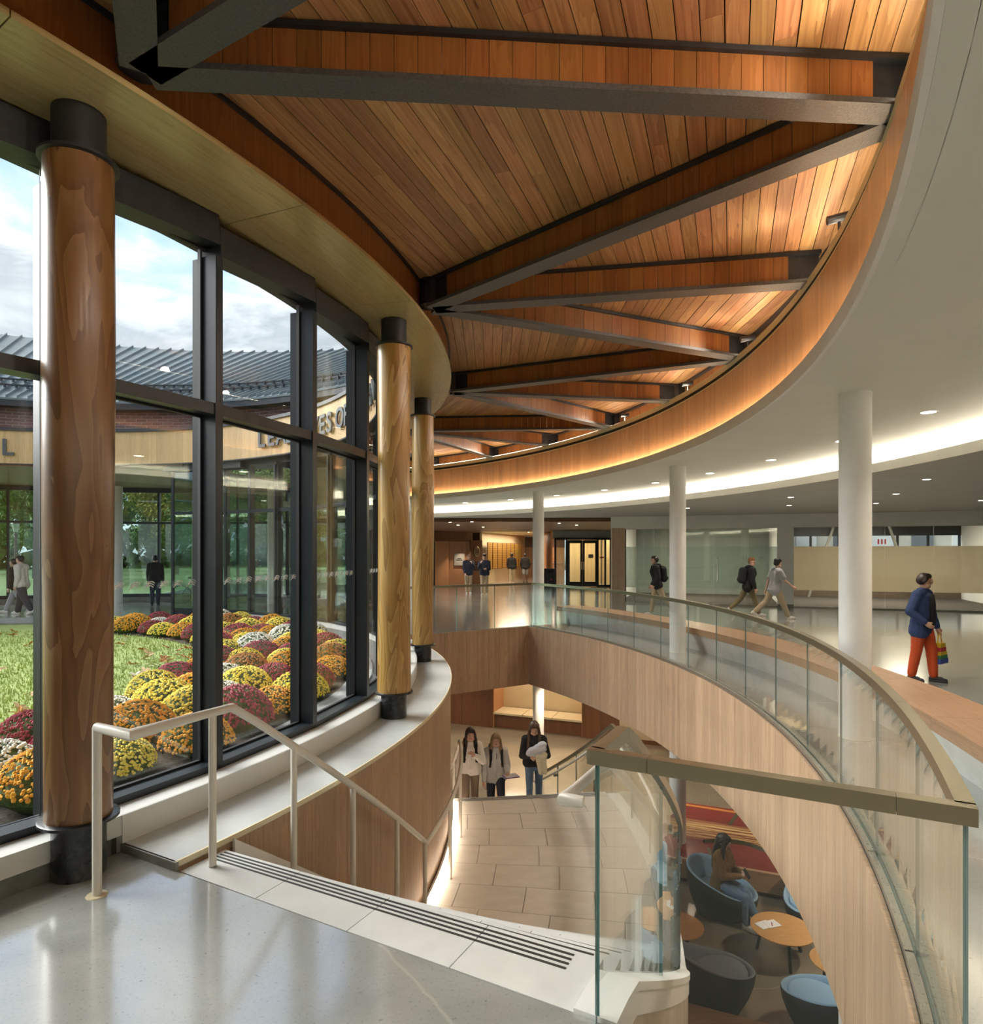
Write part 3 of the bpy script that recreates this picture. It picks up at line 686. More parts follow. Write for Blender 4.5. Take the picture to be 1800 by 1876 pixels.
for xx, w_ in ((3.68, 0.5), (5.82, 0.3), (6.17, 0.2)): MB().box((xx, yb, 1.3), (w_, 0.012, 2.4)).build('pane', M['gfar'], dd)
MB().box((5.83, yb-.03, 1.55), (0.22, 0.02, 0.09)).build('push_sign', mat('sign_red', (.35, .03, .04), .5), dd)
MB().box((5.25, yb-.05, 1.62), (0.26, 0.02, 0.2)).build('notice', mat('sign_grey', (.3, .28, .25), .5), dd)
wd2 = thing('wall_doors', 'x', 'x'); wd2['kind'] = 'structure'; del wd2['label']; del wd2['category']
gw = noisy('sage_wall', (.36, .38, .34), (.4, .42, .38), 2, 0.7)
MB().box((4.9, yb+0.1, 2.84), (3.3, 0.1, 0.53)).build('header', gw, wd2)
MB().beam((x0.x+.02, x0.y+.1, 1.55), (6.5, 34.9, 1.55), 0.1, 3.1).build('return_wall', M['white'], wd2)
# made-up vestibule beyond the doors: oak walls lit by an added lamp
MB().box((5.4, 38.2, 1.5), (1.9, 0.1, 3.0)).build('oak_panel', M['extw'], wd2); MB().box((2.6, 37.0, 1.5), (0.1, 4.6, 3.0)).build('return_wall', M['cream'], wd2); MB().box((6.5, 37.0, 1.5), (0.1, 4.6, 3.0)).build('oak_panel', M['extw'], wd2)
# dark timber ceiling over the left-hand lobby
wc = MB(); wc.prism([(-7, 24.4), (6.5, 23.9), (6.5, 34.7), (-7, 38)], 2.96, 3.09); struct('ceiling_timber', wc, M['darkw'])
# walls at far left
wq = thing('wall_lobby', 'x', 'x'); wq['kind'] = 'structure'; del wq['label']; del wq['category']
wallseg('header', (-6.5, 32.5), (-1.15, 36.9), 2.42, 2.96, 0.3, M['darkw'], wq)
wallseg('oak_panel', (-1.2, 36.6), (-0.55, 37.0), 0, 2.5, 0.12, M['darkw'], wq)
wallseg('oak_panel', (-2.42, 37.2), (-1.2, 37.2), 0, 2.45, 0.12, M['warmw'], wq)
wallseg('oak_panel', (-3.15, 36.2), (-2.45, 36.9), 0, 2.45, 0.12, M['warmw'], wq)
wallseg('glazed_side', (-5.6, 35.0), (-3.15, 36.2), 0, 2.45, 0.08, M['frame'], wq)
wallseg('cream_wall', (-0.6, 37.3), (2.35, 47), 0, 2.96, 0.12, M['cream'], wq)
wallseg('oak_panel', (2.3, 48.5), (5.4, 48.5), 0, 2.2, 0.12, M['warmw'], wq); wallseg('header', (2.3, 48.4), (5.4, 48.4), 2.2, 2.96, 0.12, M['darkw'], wq)
wallseg('cream_wall', (3.3, 36), (3.3, 49), 0, 2.96, 0.1, M['warmw'], wq)
MB().tube([(2.5, 48.3, .95), (5.3, 48.3, .95)], .02, 6).build('wall_rail', M['black'], wq)
cl_ = MB(); cl_.prism([(-6.5, 36), (6, 34.8), (6, 50), (-6.5, 50)], 2.97, 3.05); struct('ceiling', cl_, M['cream'])
wfar = MB(); wfar.box((-3.5, 38.6, 1.5), (6.4, 0.2, 3.0)); struct('wall_lobby_end', wfar, M['darkw'])
# ================================================================== LOG COLUMNS, WHITE COLUMNS, LAMPS
def log_material(name='log_wood', f=1.0):
    m = mat(name, (.4, .22, .07), 0.34); nt = m.node_tree; b = nt.nodes['Principled BSDF']; L = nt.links.new
    tc = nn(nt, 'ShaderNodeTexCoord'); oi = nn(nt, 'ShaderNodeObjectInfo')
    off = nn(nt, 'ShaderNodeVectorMath', operation='SCALE'); off.inputs[0].default_value = (17.0, 23.0, 9.0); L(oi.outputs['Random'], off.inputs['Scale'])
    ad = nn(nt, 'ShaderNodeVectorMath', operation='ADD'); L(tc.outputs['Object'], ad.inputs[0]); L(off.outputs[0], ad.inputs[1])
    mp = nn(nt, 'ShaderNodeMapping'); mp.inputs['Scale'].default_value = (4.2, 4.2, 0.75); L(ad.outputs[0], mp.inputs[0])
    n1 = nn(nt, 'ShaderNodeTexNoise', i_Scale=1.0, i_Detail=2.5, i_Roughness=0.42, i_Distortion=0.9); L(mp.outputs[0], n1.inputs['Vector'])
    ml = nn(nt, 'ShaderNodeMath', operation='MULTIPLY'); ml.inputs[1].default_value = 7.0; L(n1.outputs[0], ml.inputs[0])
    fr = nn(nt, 'ShaderNodeMath', operation='FRACT'); L(ml.outputs[0], fr.inputs[0])
    mp2 = nn(nt, 'ShaderNodeMapping'); mp2.inputs['Scale'].default_value = (60, 60, 2.0); L(ad.outputs[0], mp2.inputs[0])
    n2 = nn(nt, 'ShaderNodeTexNoise', i_Scale=1.0, i_Detail=2.0); L(mp2.outputs[0], n2.inputs['Vector'])
    a = nn(nt, 'ShaderNodeMath', operation='MULTIPLY_ADD'); a.inputs[1].default_value = 0.35; L(n2.outputs[0], a.inputs[0])
    f2 = nn(nt, 'ShaderNodeMath', operation='MULTIPLY'); f2.inputs[1].default_value = 0.62; L(fr.outputs[0], f2.inputs[0]); L(f2.outputs[0], a.inputs[2])
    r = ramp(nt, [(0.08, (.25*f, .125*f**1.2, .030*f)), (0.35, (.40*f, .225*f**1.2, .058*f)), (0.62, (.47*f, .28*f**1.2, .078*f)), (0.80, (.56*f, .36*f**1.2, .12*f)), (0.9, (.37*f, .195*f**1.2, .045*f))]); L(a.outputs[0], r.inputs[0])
    L(r.outputs[0], b.inputs['Base Color'])
    b.inputs['Coat Weight'].default_value = 0.35; b.inputs['Coat Roughness'].default_value = 0.2
    bp = nn(nt, 'ShaderNodeBump', i_Strength=0.06, i_Distance=0.01); L(n1.outputs[0], bp.inputs['Height']); L(bp.outputs[0], b.inputs['Normal'])
    return m
M['log'] = log_material(); M['log_shaded'] = log_material('log_wood_shaded', 0.44)  # second copy darkened to paint in the shade on the big column
def log_column(a, r, z0, label):
    p = P(r, a, z0); t = thing('log_column', label, 'column', p, random.uniform(0, 6), 'debarked log columns along the glazing')
    h = 4.37 - z0; zb = 0.31 - z0; zt = 4.10 - z0
    MB().lathe([(0.139, 0.0), (0.139, zb)], 28).build('base_pipe', M['blackgl'], t, auto=40)
    MB().lathe([(0.197, zb), (0.207, zb+0.004), (0.207, zb+0.02), (0.195, zb+0.024)], 36).build('collar', M['blackgl'], t, auto=40)
    prof = []; n = 40
    V = []; m = MB(); sgn = random.uniform(0, 9)
    rows = 26
    for i in range(rows+1):
        z = zb+0.024 + (zt-zb-0.048)*i/rows
        for j in range(n):
            an = 2*pi*j/n
            rr = 0.178 + 0.006*sin(z*1.3+sgn) + 0.004*mnoise.noise((cos(an)*1.4, sin(an)*1.4, z*0.8+sgn))
            V.append((rr*cos(an), rr*sin(an), z))
    Fc = [(i*n+j, i*n+(j+1) % n, (i+1)*n+(j+1) % n, (i+1)*n+j) for i in range(rows) for j in range(n)]
    Fc += [tuple(reversed(range(n))), tuple(rows*n+j for j in range(n))]
    mk('log', V, Fc, M['log_shaded'] if 'big' in label else M['log'], t, auto=40)
    MB().lathe([(0.195, zt-0.024), (0.207, zt-0.02), (0.207, zt-0.004), (0.197, zt)], 36).build('top_collar', M['black'], t, auto=40)
    MB().lathe([(0.139, zt), (0.139, h)], 28).build('top_pipe', M['black'], t, auto=40)
    return t
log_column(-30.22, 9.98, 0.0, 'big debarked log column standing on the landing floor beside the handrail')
log_column(-9.4, 10.07, 0.05, 'middle log column standing on the grey ledge, second from the left')
log_column(11.5, 10.07, 0.05, 'far log column at the end of the ledge, third from the left')
log_column(32.4, 10.07, 0.0, 'log column hidden behind the third one')
log_column(-51.1, 9.99, 0.0, 'log column left of the camera outside the frame')
for i, a in enumerate((53.3, 74.2, 95.1, 116.0, 136.9)):
    log_column(a, 10.07, -0.0, 'log column inside the far side of the ring across the courtyard, %s from the right' % ['first', 'second', 'third', 'fourth', 'fifth'][i])

def white_column(a, z0, z1, label):
    t = thing('white_column', label, 'column', P(14.8, a, z0), 0, 'round white columns')
    MB().lathe([(0.147, 0.004), (0.147, z1-z0-0.05)], 32).build('shaft', M['white'], t, auto=40)
    MB().lathe([(0.152, z1-z0-0.05), (0.152, z1-z0)], 32).build('head_ring', M['white'], t, auto=40)
    MB().lathe([(0.152, 0.0), (0.152, 0.004)], 32).build('base_ring', M['pale'], t, auto=40)
for a, l in ((-30.4, 'white column just outside the right of the frame'), (-8.8, 'large white column at right beside the walker in red trousers'), (12.8, 'middle white column behind the curved glass guard'), (34.3, 'far white column at the corner of the guard')):
    white_column(a, 0.0, 3.43, l)
for a, l in ((-8.8, 'lower level white column beside the blue chairs, under the fascia'), (12.8, 'lower level white column behind the stair handrail and red flooring'), (34.3, 'lower level white column behind the three walkers')):
    white_column(a, -3.9, -1.45, l)
for a in (55.9, 77.5, 99.1, 120.7, 142.3):
    white_column(a, 0.0, 4.2, 'white column of the far ring seen across the courtyard, %d degrees round' % int(a) if False else 'white column in the far ring, %s' % {55.9: 'hidden by the near glazing', 77.5: 'right of the open passage', 99.1: 'in the open passage', 120.7: 'left part of the passage', 142.3: 'past the left edge'}[a])

# recessed downlights
ordn = ['first', 'second', 'third', 'fourth', 'fifth', 'sixth', 'seventh', 'eighth', 'ninth', 'tenth', 'eleventh', 'twelfth', 'thirteenth']
def downlight(p, r, label, group, power=0, deep=0.006, spot=2.2):
    t = thing('downlight', label, 'downlight', p, 0, group)
    MB().lathe([(r*1.0, -0.004), (r*1.28, -0.004), (r*1.3, 0.0), (r*1.0, 0.0)], 20, caps=False).build('trim_ring', M['white'], t, auto=40)
    MB().lathe([(0.0001, -0.003), (r*0.98, -0.003), (r*0.98, 0.0)], 20).build('lens', M['lens'], t)
    if power:
        d = bpy.data.lights.new('downlight_lamp', 'SPOT'); d.energy = power; d.color = WARM if 'lower' in group else WARM2; d.spot_size = spot; d.spot_blend = 0.8; d.shadow_soft_size = 0.06
        o = bpy.data.objects.new('downlight_lamp', d); COL.objects.link(o); o.location = (0, 0, -0.03); o.parent = t
for k in range(-7, 9):
    a = -5.0 + 6.95*k
    lab = 'warm recessed downlight in the white upper ceiling, %s from the right of the frame' % ordn[k] if 0 <= k < 9 else 'recessed downlight of the upper ceiling outside the frame'
    downlight(P(16.0, a, 3.43), 0.075, lab, 'downlights of the upper ceiling', 100)
sm = [(1448, 911), (1445, 926), (1604, 922), (1641, 905), (1697, 878), (1797, 917), (1259, 931)]
for i, (x, y) in enumerate(sm):
    p = U(x, y, 3.10); downlight((p.x, p.y, 3.10), 0.06, 'small recessed downlight in the low grey ceiling, %s' % ['upper left of a close pair', 'lower left of a close pair', 'right of the big column, lowest', 'right of the big column, middle', 'right of the big column, highest', 'at the right edge of the frame', 'beside the middle white column'][i], 'downlights of the low ceiling', 100)
for i, (x, y, z) in enumerate([(824, 956.5, 2.96), (839, 962, 2.96), (864, 956, 2.96), (884.6, 965.5, 2.96), (912, 973.5, 2.97), (968, 975, 2.97), (1024, 958.5, 2.96), (1056, 962, 2.96)]):
    p = U(x, y, z); downlight((p.x, p.y, z), 0.06, 'tiny downlight in the dark lobby ceiling, %s from the left' % ordn[i], 'downlights of the lobby', 110)
# lower level downlights in the slab underside
for i, (x, y) in enumerate([(5.4, 8.8), (6.4, 11.4), (4.2, 14.4), (0.4, 18.6), (3.2, 18.2), (-2.2, 20.6), (7.2, 15.6), (-0.8, 17.2), (1.6, 16.6)]):
    downlight((x, y, -1.45), 0.06, 'downlight in the lower level ceiling, hidden by the slab edge', 'downlights of the lower level', 95 if y < 12 else 130, spot=2.5)
ap = lwp(1.45) + wn_*0.5
light('alcove_lamp', 'AREA', (ap.x, ap.y, -1.5), 26, WARM, (0, 0, atan2(wd.y, wd.x)), shape='RECTANGLE', size=2.6, size_y=0.5)
light('sign_lamp', 'SPOT', (-1.7, 36.7, 2.4), 110, WARM, (rad(-10), 0, 0), spot_size=1.6, spot_blend=0.7)
light('corridor_lamp', 'AREA', (4.0, 46, 2.9), 90, WARM, shape='RECTANGLE', size=1.5, size_y=3)
light('vestibule_fill', 'AREA', (5.0, 36.6, 2.9), 110, WARM2, shape='RECTANGLE', size=2.5, size_y=1.5)  # added lamp without a fixture, brightens the view through the doors
light('donor_lamp', 'AREA', (1.4, 40.4, 2.9), 150, WARM, (0, 0, rad(73)), shape='RECTANGLE', size=7, size_y=0.6)
# rooms behind the glass: ceiling panels
for px in (1270, 1560, 1700): 
    p = back(ray_wall(px), 3.2); light('room_lamp', 'AREA', (p.x, p.y, 3.05), 170 if px < 1400 else 150, WARM2, shape='SQUARE', size=1.2)
# cove lamps behind the lips (the strips themselves are only narrow)
for a in range(-60, 62, 8):
    light('cove_lamp', 'AREA', P(17.42, a, 3.17), 30, WARM2, (rad(180), 0, rad(a+90)), shape='RECTANGLE', size=2.3, size_y=0.08)
for a in range(-58, 62, 5):
    light('uplight_lamp', 'SPOT', P(14.30, a, 4.47), 64, WARM2, (0, rad(103), rad(a+180)) if False else (rad(93), 0, rad(a+90)), spot_size=1.35, spot_blend=1.0, shadow_soft_size=0.05)
# ================================================================== OUTSIDE
grass_m = noisy('lawn_green', (.26, .34, .09), (.38, .46, .15), 9, 0.9, detail=8)
mulch = noisy('bark_mulch', (.035, .026, .018), (.12, .095, .07), 34, 0.95, bump=0.8, detail=8)
paving = noisy('pale_paving', (.40, .40, .39), (.50, .50, .48), 5, 0.7, bump=0.1)
path_m = noisy('grey_path', (.20, .20, .20), (.28, .28, .28), 5, 0.75)
GZ = -0.02
def disc(name, r0, r1, a0, a1, z, m, seg=3): return struct(name, MB().sweep(bx(r0, r1, z-0.05, z), a0, a1, seg), m)
disc('lawn', 0.0, 9.1, 0, 360, GZ-0.005, grass_m); disc('flower_bed', 6.55, 8.95, -70, 84, GZ+0.012, mulch, 2); disc('kerb', 8.95, 9.25, -80, 300, GZ+0.03, paving, 2); disc('gravel_strip', 9.25, 9.61, -80, 300, GZ, noisy('gravel', (.13, .12, .11), (.34, .33, .31), 45, 0.9, bump=0.6), 2)
pth = MB().sweep(bx(8.2, 9.6, GZ, GZ+0.035), 84, 200, 2); struct('path', pth, path_m)
gnd = MB().sweep(bx(13.6, 90, GZ-0.1, GZ-0.02), 77, 215, 3); struct('ground_outside', gnd, noisy('far_lawn', (.11, .17, .05), (.18, .24, .08), 0.5, 0.9))
pas = MB().sweep(bx(9.6, 13.6, GZ-0.06, GZ), 77, 130, 2); struct('passage_paving', pas, path_m)
# lawn blades: one mass
rg = random.Random(11); V = []; Fc = []
while len(Fc) < 26000:
    r = 6.55*sqrt(rg.random()); a = rg.uniform(-75, 150) if rg.random() < .8 else rg.uniform(0, 360)
    p = P(r, a, GZ); dn = p.xy.length
    if rg.random() > 9.0/max(dn, 5)*0.8: continue
    h = rg.uniform(.03, .07); t = rg.uniform(0, 6.3); w = rg.uniform(.008, .016); k = len(V)
    V += [(p.x-w*cos(t), p.y-w*sin(t), GZ-.01), (p.x+w*cos(t), p.y+w*sin(t), GZ-.01), (p.x+h*.5*sin(t), p.y-h*.5*cos(t), GZ+h)]; Fc.append((k, k+1, k+2))
o = mk('grass_blades', V, Fc, noisy('grass_blade', (.32, .42, .11), (.50, .58, .22), 2.5, 0.85)); o['kind'] = 'stuff'; o['label'] = 'short green grass of the round courtyard lawn'; o['category'] = 'grass'
# exterior cedar fascia of the ring, panel by panel
ef = thing('facade_fascia', 'x', 'x'); ef['kind'] = 'structure'; del ef['label']; del ef['category']
panels(ef, 'panel', 9.38, 9.44, 4.27, 5.16, 8, 160, 76, M['extw'], 0.008, 1.0)
MB().sweep(bx(9.38, 9.44, 4.27, 5.16), -80, 8, 1).build('panel_run', M['extw'], ef)
MB().sweep(bx(9.34, 9.7, 5.16, 5.24), -80, 300, 2).build('coping', M['frame'], ef); MB().sweep(bx(9.36, 9.62, 4.24, 4.27), -80, 160, 1).build('drip_edge', M['black'], ef)
MB().sweep(bx(9.4, 17, 4.20, 4.24), 74, 300, 2).build('passage_soffit', M['darkw'], ef)
MB().sweep(bx(9.44, 9.75, 4.07, 4.30), 62, 78, 1).build('head', M['black'], ef)
MB().sweep(bx(9.40, 9.43, 4.27, 5.16), 160, 300, 2).build('panel_run', M['extw'], ef)
# raised letters on the fascia
lt_m = noisy('grey_metal_letter', (.06, .08, .095), (.08, .10, .115), 20, 0.45, metal=0.2)
def letter(ch, a, r=9.36, z=4.50, size=0.62):
    cu_ = bpy.data.curves.new('letter', 'FONT'); cu_.body = ch; cu_.size = size; cu_.extrude = 0.02; cu_.align_x = 'CENTER'; cu_.offset = 0.012
    ob = bpy.data.objects.new('tmp', cu_); COL.objects.link(ob); bpy.context.view_layer.update()
    me = bpy.data.meshes.new_from_object(ob); bpy.data.objects.remove(ob)
    me.materials.clear(); me.materials.append(lt_m)
    o = link('letter', me, sign); p = P(r-0.03, a, z); o.location = p
    # upright, facing the courtyard centre
    n = Vector((-cos(rad(a)), -sin(rad(a)), 0)); xax = Vector((0, 0, 1)).cross(n) * 1.0
    R = Matrix((xax, Vector((0, 0, 1)), n)).transposed(); o.rotation_euler = R.to_euler(); return o
sign = thing('sign_lettering', 'grey metal capitals LEAD LIVES OF LEARN on the cedar fascia across the courtyard', 'lettering', P(9.36, 40, 4.5)); sign.location = (0, 0, 0)
# L E A D  L I V E S  O F  L E A R N, positions by angle round the ring
for ch, a in (('L', 56.2), ('E', 53.8), ('A', 51.2), ('D', 48.6), ('L', 45.6), ('I', 43.9), ('V', 41.9), ('E', 39.5), ('S', 37.2), ('O', 33.6), ('F', 31.2), ('L', 27.8), ('E', 25.4), ('A', 22.6), ('R', 19.9), ('N', 17.1), ('L', 103.6)):
    letter(ch, a)
# far ring glazing (x = the open passage from 77 to 118 degrees)
fw = [61.1 + 5.3*i for i in range(4)]
def far_bay(i, a, b, r=9.62):
    w = thing('window_%d' % i, 'x', 'x'); w['kind'] = 'structure'; del w['label']; del w['category']
    MB().box(P(r+0.05, a, 2.16), (0.16, 0.07, 3.9), rad(a)).build('mullion', M['frame'], w)
    q0, q1 = P(r+.05, a), P(r+.05, b)
    for z, h in ((2.92, .08), (0.2, .2), (4.12, .16)): MB().beam((q0.x, q0.y, z), (q1.x, q1.y, z), 0.12, h).build('transom' if z == 2.92 else ('sill_frame' if z < 1 else 'head_frame'), M['frame'], w)
    p0, p1 = P(r, a), P(r, b)
    for z0, z1 in ((0.3, 2.88), (2.96, 4.04)): pane('pane', p0, p1, z0, z1, 0.012, M['gfar'], M['gasket'], w, 0.03)
for i in range(3): far_bay(51+i, fw[i], fw[i+1])
far_bay(54, 118, 125); far_bay(55, 125, 132)
er = thing('window_56', 'x', 'x'); er['kind'] = 'structure'; del er['label']; del er['category']     # glazed end wall of the passage
e0, e1 = P(9.62, 77.0), P(13.6, 77.0)
for k in range(4):
    p, q = e0 + (e1-e0)*(k/4), e0+(e1-e0)*((k+1)/4)
    pane('pane', p, q, 0.25, 4.1, 0.012, M['gfar'], M['gasket'], er, 0.03); MB().beam((p.x, p.y, 0), (p.x, p.y, 4.2), 0.07, 0.07).build('mullion', M['frame'], er)
# outer glazing of the ring behind the passage
for i in range(8):
    a, b = 68 + 9*i, 77 + 9*i
    far_bay(61+i, a, b, 15.6)
sb = MB().sweep(bx(15.5, 15.8, -0.1, 0.18), 68, 140, 2); struct('trim_6', sb, M['wetconc'])
# brick drum and standing-seam roof beyond
brick = mat('roof_brick', (.2, .1, .08), 0.85)
def brick_nodes():
    nt = brick.node_tree; b = nt.nodes['Principled BSDF']; tc = nn(nt, 'ShaderNodeTexCoord')
    br = nn(nt, 'ShaderNodeTexBrick', i_Scale=1.0); br.inputs['Color1'].default_value = (.25, .13, .11, 1); br.inputs['Color2'].default_value = (.17, .085, .075, 1); br.inputs['Mortar'].default_value = (.34, .30, .28, 1)
    br.inputs['Brick Width'].default_value = 0.34; br.inputs['Row Height'].default_value = 0.1; br.inputs['Mortar Size'].default_value = 0.009
    mp = nn(nt, 'ShaderNodeMapping'); nt.links.new(tc.outputs['UV'], mp.inputs[0]); nt.links.new(mp.outputs[0], br.inputs['Vector']); nt.links.new(br.outputs[0], b.inputs['Base Color'])
brick_nodes()
bw = thing('wall_brick_drum', 'x', 'x'); bw['kind'] = 'structure'; del bw['label']; del bw['category']
mb = MB().sweep(bx(12.2, 12.6, 5.2, 6.32), 24, 165, 2)
mb.build('brickwork', brick, bw)
for pl, l in zip(bw.children[0].data.polygons, range(99999)): pass
uvl = bw.children[0].data.uv_layers[0]
for pl in bw.children[0].data.polygons:
    for li in pl.loop_indices:
        co = bw.children[0].data.vertices[bw.children[0].data.loops[li].vertex_index].co; uvl.data[li].uv = (atan2(co.y-CY, co.x-CX)*12.2, co.z)
MB().sweep(bx(11.8, 12.6, 6.32, 6.52), 23, 166, 2).build('gutter', M['frame'], bw)
roof_m = noisy('standing_seam_metal', (.17, .205, .22), (.21, .25, .265), 2, 0.8, metal=0.0, spec=0.25, rnd=0.05)
rf = thing('roof_metal', 'grey standing-seam metal roof with snow rails above the brick drum', 'roof'); rf['kind'] = 'structure'
n = 104
for i in range(n):
    a, b = 22 + 1.4*i, 22 + 1.4*(i+1)
    if a > 166: break
    g = 0.12/12
    pr = [(11.78, 6.50), (22.2, 11.25), (22.2, 11.31), (11.78, 6.56)]
    MB().sweep(pr, a+0.02, b-0.12, 2).sweep([(11.78, 6.50), (22.2, 11.25), (22.2, 11.40), (11.78, 6.65)], b-0.12, b, 1).build('roof_panel', roof_m, rf)
for r in (12.7, 13.5):
    z = 6.56 + (r-11.78)*0.4559
    MB().sweep(bx(r-.025, r+.025, z+.14, z+.19), 23, 160, 2).sweep(bx(r+.10, r+.14, z+.18, z+.22), 23, 160, 2).build('snow_rail', M['frame'], rf)
    o = MB()
    for i in range(98):
        a = 22 + 1.4*(i+1); p = P(r, a, z+.09); o.box(p, (0.10, 0.05, 0.2), rad(a))
    o.build('rail_brackets', M['frame'], rf)['kind'] = 'stuff'

# ------------------------------------------------------------------ chrysanthemums
rc = random.Random(5)
bloom_cols = {'yellow': ((.90, .66, .03), (.97, .84, .16)), 'orange': ((.78, .28, .015), (.93, .50, .03)), 'burgundy': ((.26, .018, .045), (.44, .05, .09)), 'white': ((.84, .83, .72), (.93, .92, .84)), 'bronze': ((.50, .17, .04), (.68, .30, .07))}
leaf_m = noisy('mum_foliage', (.03, .06, .012), (.10, .16, .03), 30, 0.8)
mum_mesh = {}
def mum_meshes(c, v):
    if (c, v) in mum_mesh: return mum_mesh[(c, v)]
    m = noisy('blossom_'+c, bloom_cols[c][0], bloom_cols[c][1], 16, 0.75, rnd=0.08)
    r2 = random.Random(hash(c) % 1000 + v if False else len(c)*10+v)
    # foliage dome of small leaves over a core
    fol = MB(); fol.lathe([(0.24, 0.0), (0.42, 0.14), (0.44, 0.26), (0.36, 0.40), (0.2, 0.49), (0.001, 0.52)], 16)
    for i in range(260):
        u = r2.random(); th = r2.uniform(0, 2*pi); el = u*1.35; rr = 0.46*cos(el); z = 0.10 + 0.45*sin(el)
        q = Vector((rr*cos(th), rr*sin(th), z)); d = Vector((r2.uniform(-1, 1), r2.uniform(-1, 1), r2.uniform(-.3, 1))).normalized()*0.06; s_ = d.cross(Vector((r2.random(), r2.random(), r2.random()))).normalized()*0.018
        fol.add([q-d*.5, q+s_, q+d*.5, q-s_], [(0, 1, 2, 3)])
    blo = MB(); nb = 820
    for i in range(nb):
        f = (i+0.5)/nb; th = i*2.39996 + r2.uniform(-.3, .3); z01 = 1 - f*0.90 if v != 2 else 1 - f*0.80
        el = math.asin(min(1, max(-.1, z01 + r2.uniform(-.05, .05)))); rr = 0.475*cos(el)*(1+0.05*sin(3*th+v)); z = 0.10 + 0.46*sin(el)
        nrm = Vector((cos(el)*cos(th), cos(el)*sin(th), sin(el)*0.9+.2)).normalized(); q = Vector((rr*cos(th), rr*sin(th), z)) + nrm*r2.uniform(0, .02)
        if v == 2 and r2.random() < 0.35: continue
        t = nrm.orthogonal().normalized(); b_ = nrm.cross(t); s_ = r2.uniform(.017, .026); k = 6
        ring = [q + (t*cos(2*pi*j/k)+b_*sin(2*pi*j/k))*s_ + nrm*(.004 if j % 2 else -.004) for j in range(k)]
        blo.add(ring + [q+nrm*.016], [(j, (j+1) % k, k) for j in range(k)])
    a = fol.build('foliage', leaf_m); b2 = blo.build('blossoms', m); ma_, mb_ = a.data, b2.data
    bpy.data.objects.remove(a); bpy.data.objects.remove(b2); mum_mesh[(c, v)] = (ma_, mb_); return ma_, mb_
rows = [(8.62, 'row nearest the window'), (7.98, 'second row from the window'), (7.36, 'third row from the window'), (6.82, 'row along the lawn')]
# colours along each row, from the near left end towards the far end
seq = ['burgundy', 'orange', 'yellow', 'white', 'bronze', 'burgundy', 'yellow', 'orange', 'white', 'yellow', 'burgundy', 'orange', 'yellow', 'bronze']
spec_rows = {
 0: ['yellow', 'orange', 'white', 'orange', 'yellow', 'orange', 'burgundy', 'orange', 'yellow', 'burgundy', 'orange', 'bronze', 'yellow', 'burgundy', 'orange', 'yellow', 'white', 'burgundy', 'yellow', 'orange', 'burgundy', 'yellow', 'white', 'orange'],
 1: ['burgundy', 'yellow', 'white', 'burgundy', 'orange', 'yellow', 'white', 'yellow', 'burgundy', 'orange', 'yellow', 'burgundy', 'orange', 'yellow', 'white', 'orange', 'burgundy', 'yellow', 'bronze', 'burgundy', 'yellow', 'orange', 'burgundy'],
 2: ['orange', 'burgundy', 'yellow', 'burgundy', 'white', 'yellow', 'orange', 'white', 'bronze', 'yellow', 'burgundy', 'white', 'yellow', 'orange', 'burgundy', 'yellow', 'orange', 'yellow', 'burgundy', 'white', 'orange'],
 3: ['yellow', 'orange', 'burgundy', 'white', 'yellow', 'burgundy', 'orange', 'burgundy', 'white', 'yellow', 'burgundy', 'bronze', 'yellow', 'burgundy', 'orange', 'yellow', 'burgundy', 'orange', 'yellow', 'burgundy']}
nth = ['first', 'second', 'third', 'fourth', 'fifth', 'sixth', 'seventh', 'eighth', 'ninth', 'tenth', 'eleventh', 'twelfth', 'thirteenth', 'fourteenth', 'fifteenth', 'sixteenth', 'seventeenth', 'eighteenth', 'nineteenth', 'twentieth', 'twenty-first', 'twenty-second', 'twenty-third', 'twenty-fourth', 'twenty-fifth', 'twenty-sixth', 'twenty-seventh']
for ri, (R_, rn) in enumerate(rows):
    cnt = {}; cs = spec_rows[ri]; a0_, a1_ = (-41, 70) if ri == 0 else ((-40, 72) if ri == 1 else ((-38, 76), (-30, 80))[ri-2])
    for i, c in enumerate(cs):
        a = a0_ + (a1_-a0_)*(i + (0.5 if ri % 2 else 0) + rc.uniform(-.12, .12))/len(cs)
        if ri == 3 and -27 < a < -9: continue
        cnt[c] = cnt.get(c, 0)+1; v = rc.randint(0, 1)
        if ri == 0 and i in (1, 3): v = 2
        p = P(R_ + rc.uniform(-.1, .1), a, GZ+0.005); s_ = rc.uniform(.63, .78)
        t = thing('chrysanthemum', '%s chrysanthemum mound, %s of its colour from the near end, %s' % (c, nth[cnt[c]-1], rn), 'flower mound', p, rc.uniform(0, 6), 'chrysanthemums of the courtyard bed'); t.scale = (s_, s_, s_*rc.uniform(.85, 1.05))
        fm_, bm_ = mum_meshes(c, v); link('foliage', fm_, t); link('blossoms', bm_, t)['kind'] = 'stuff'
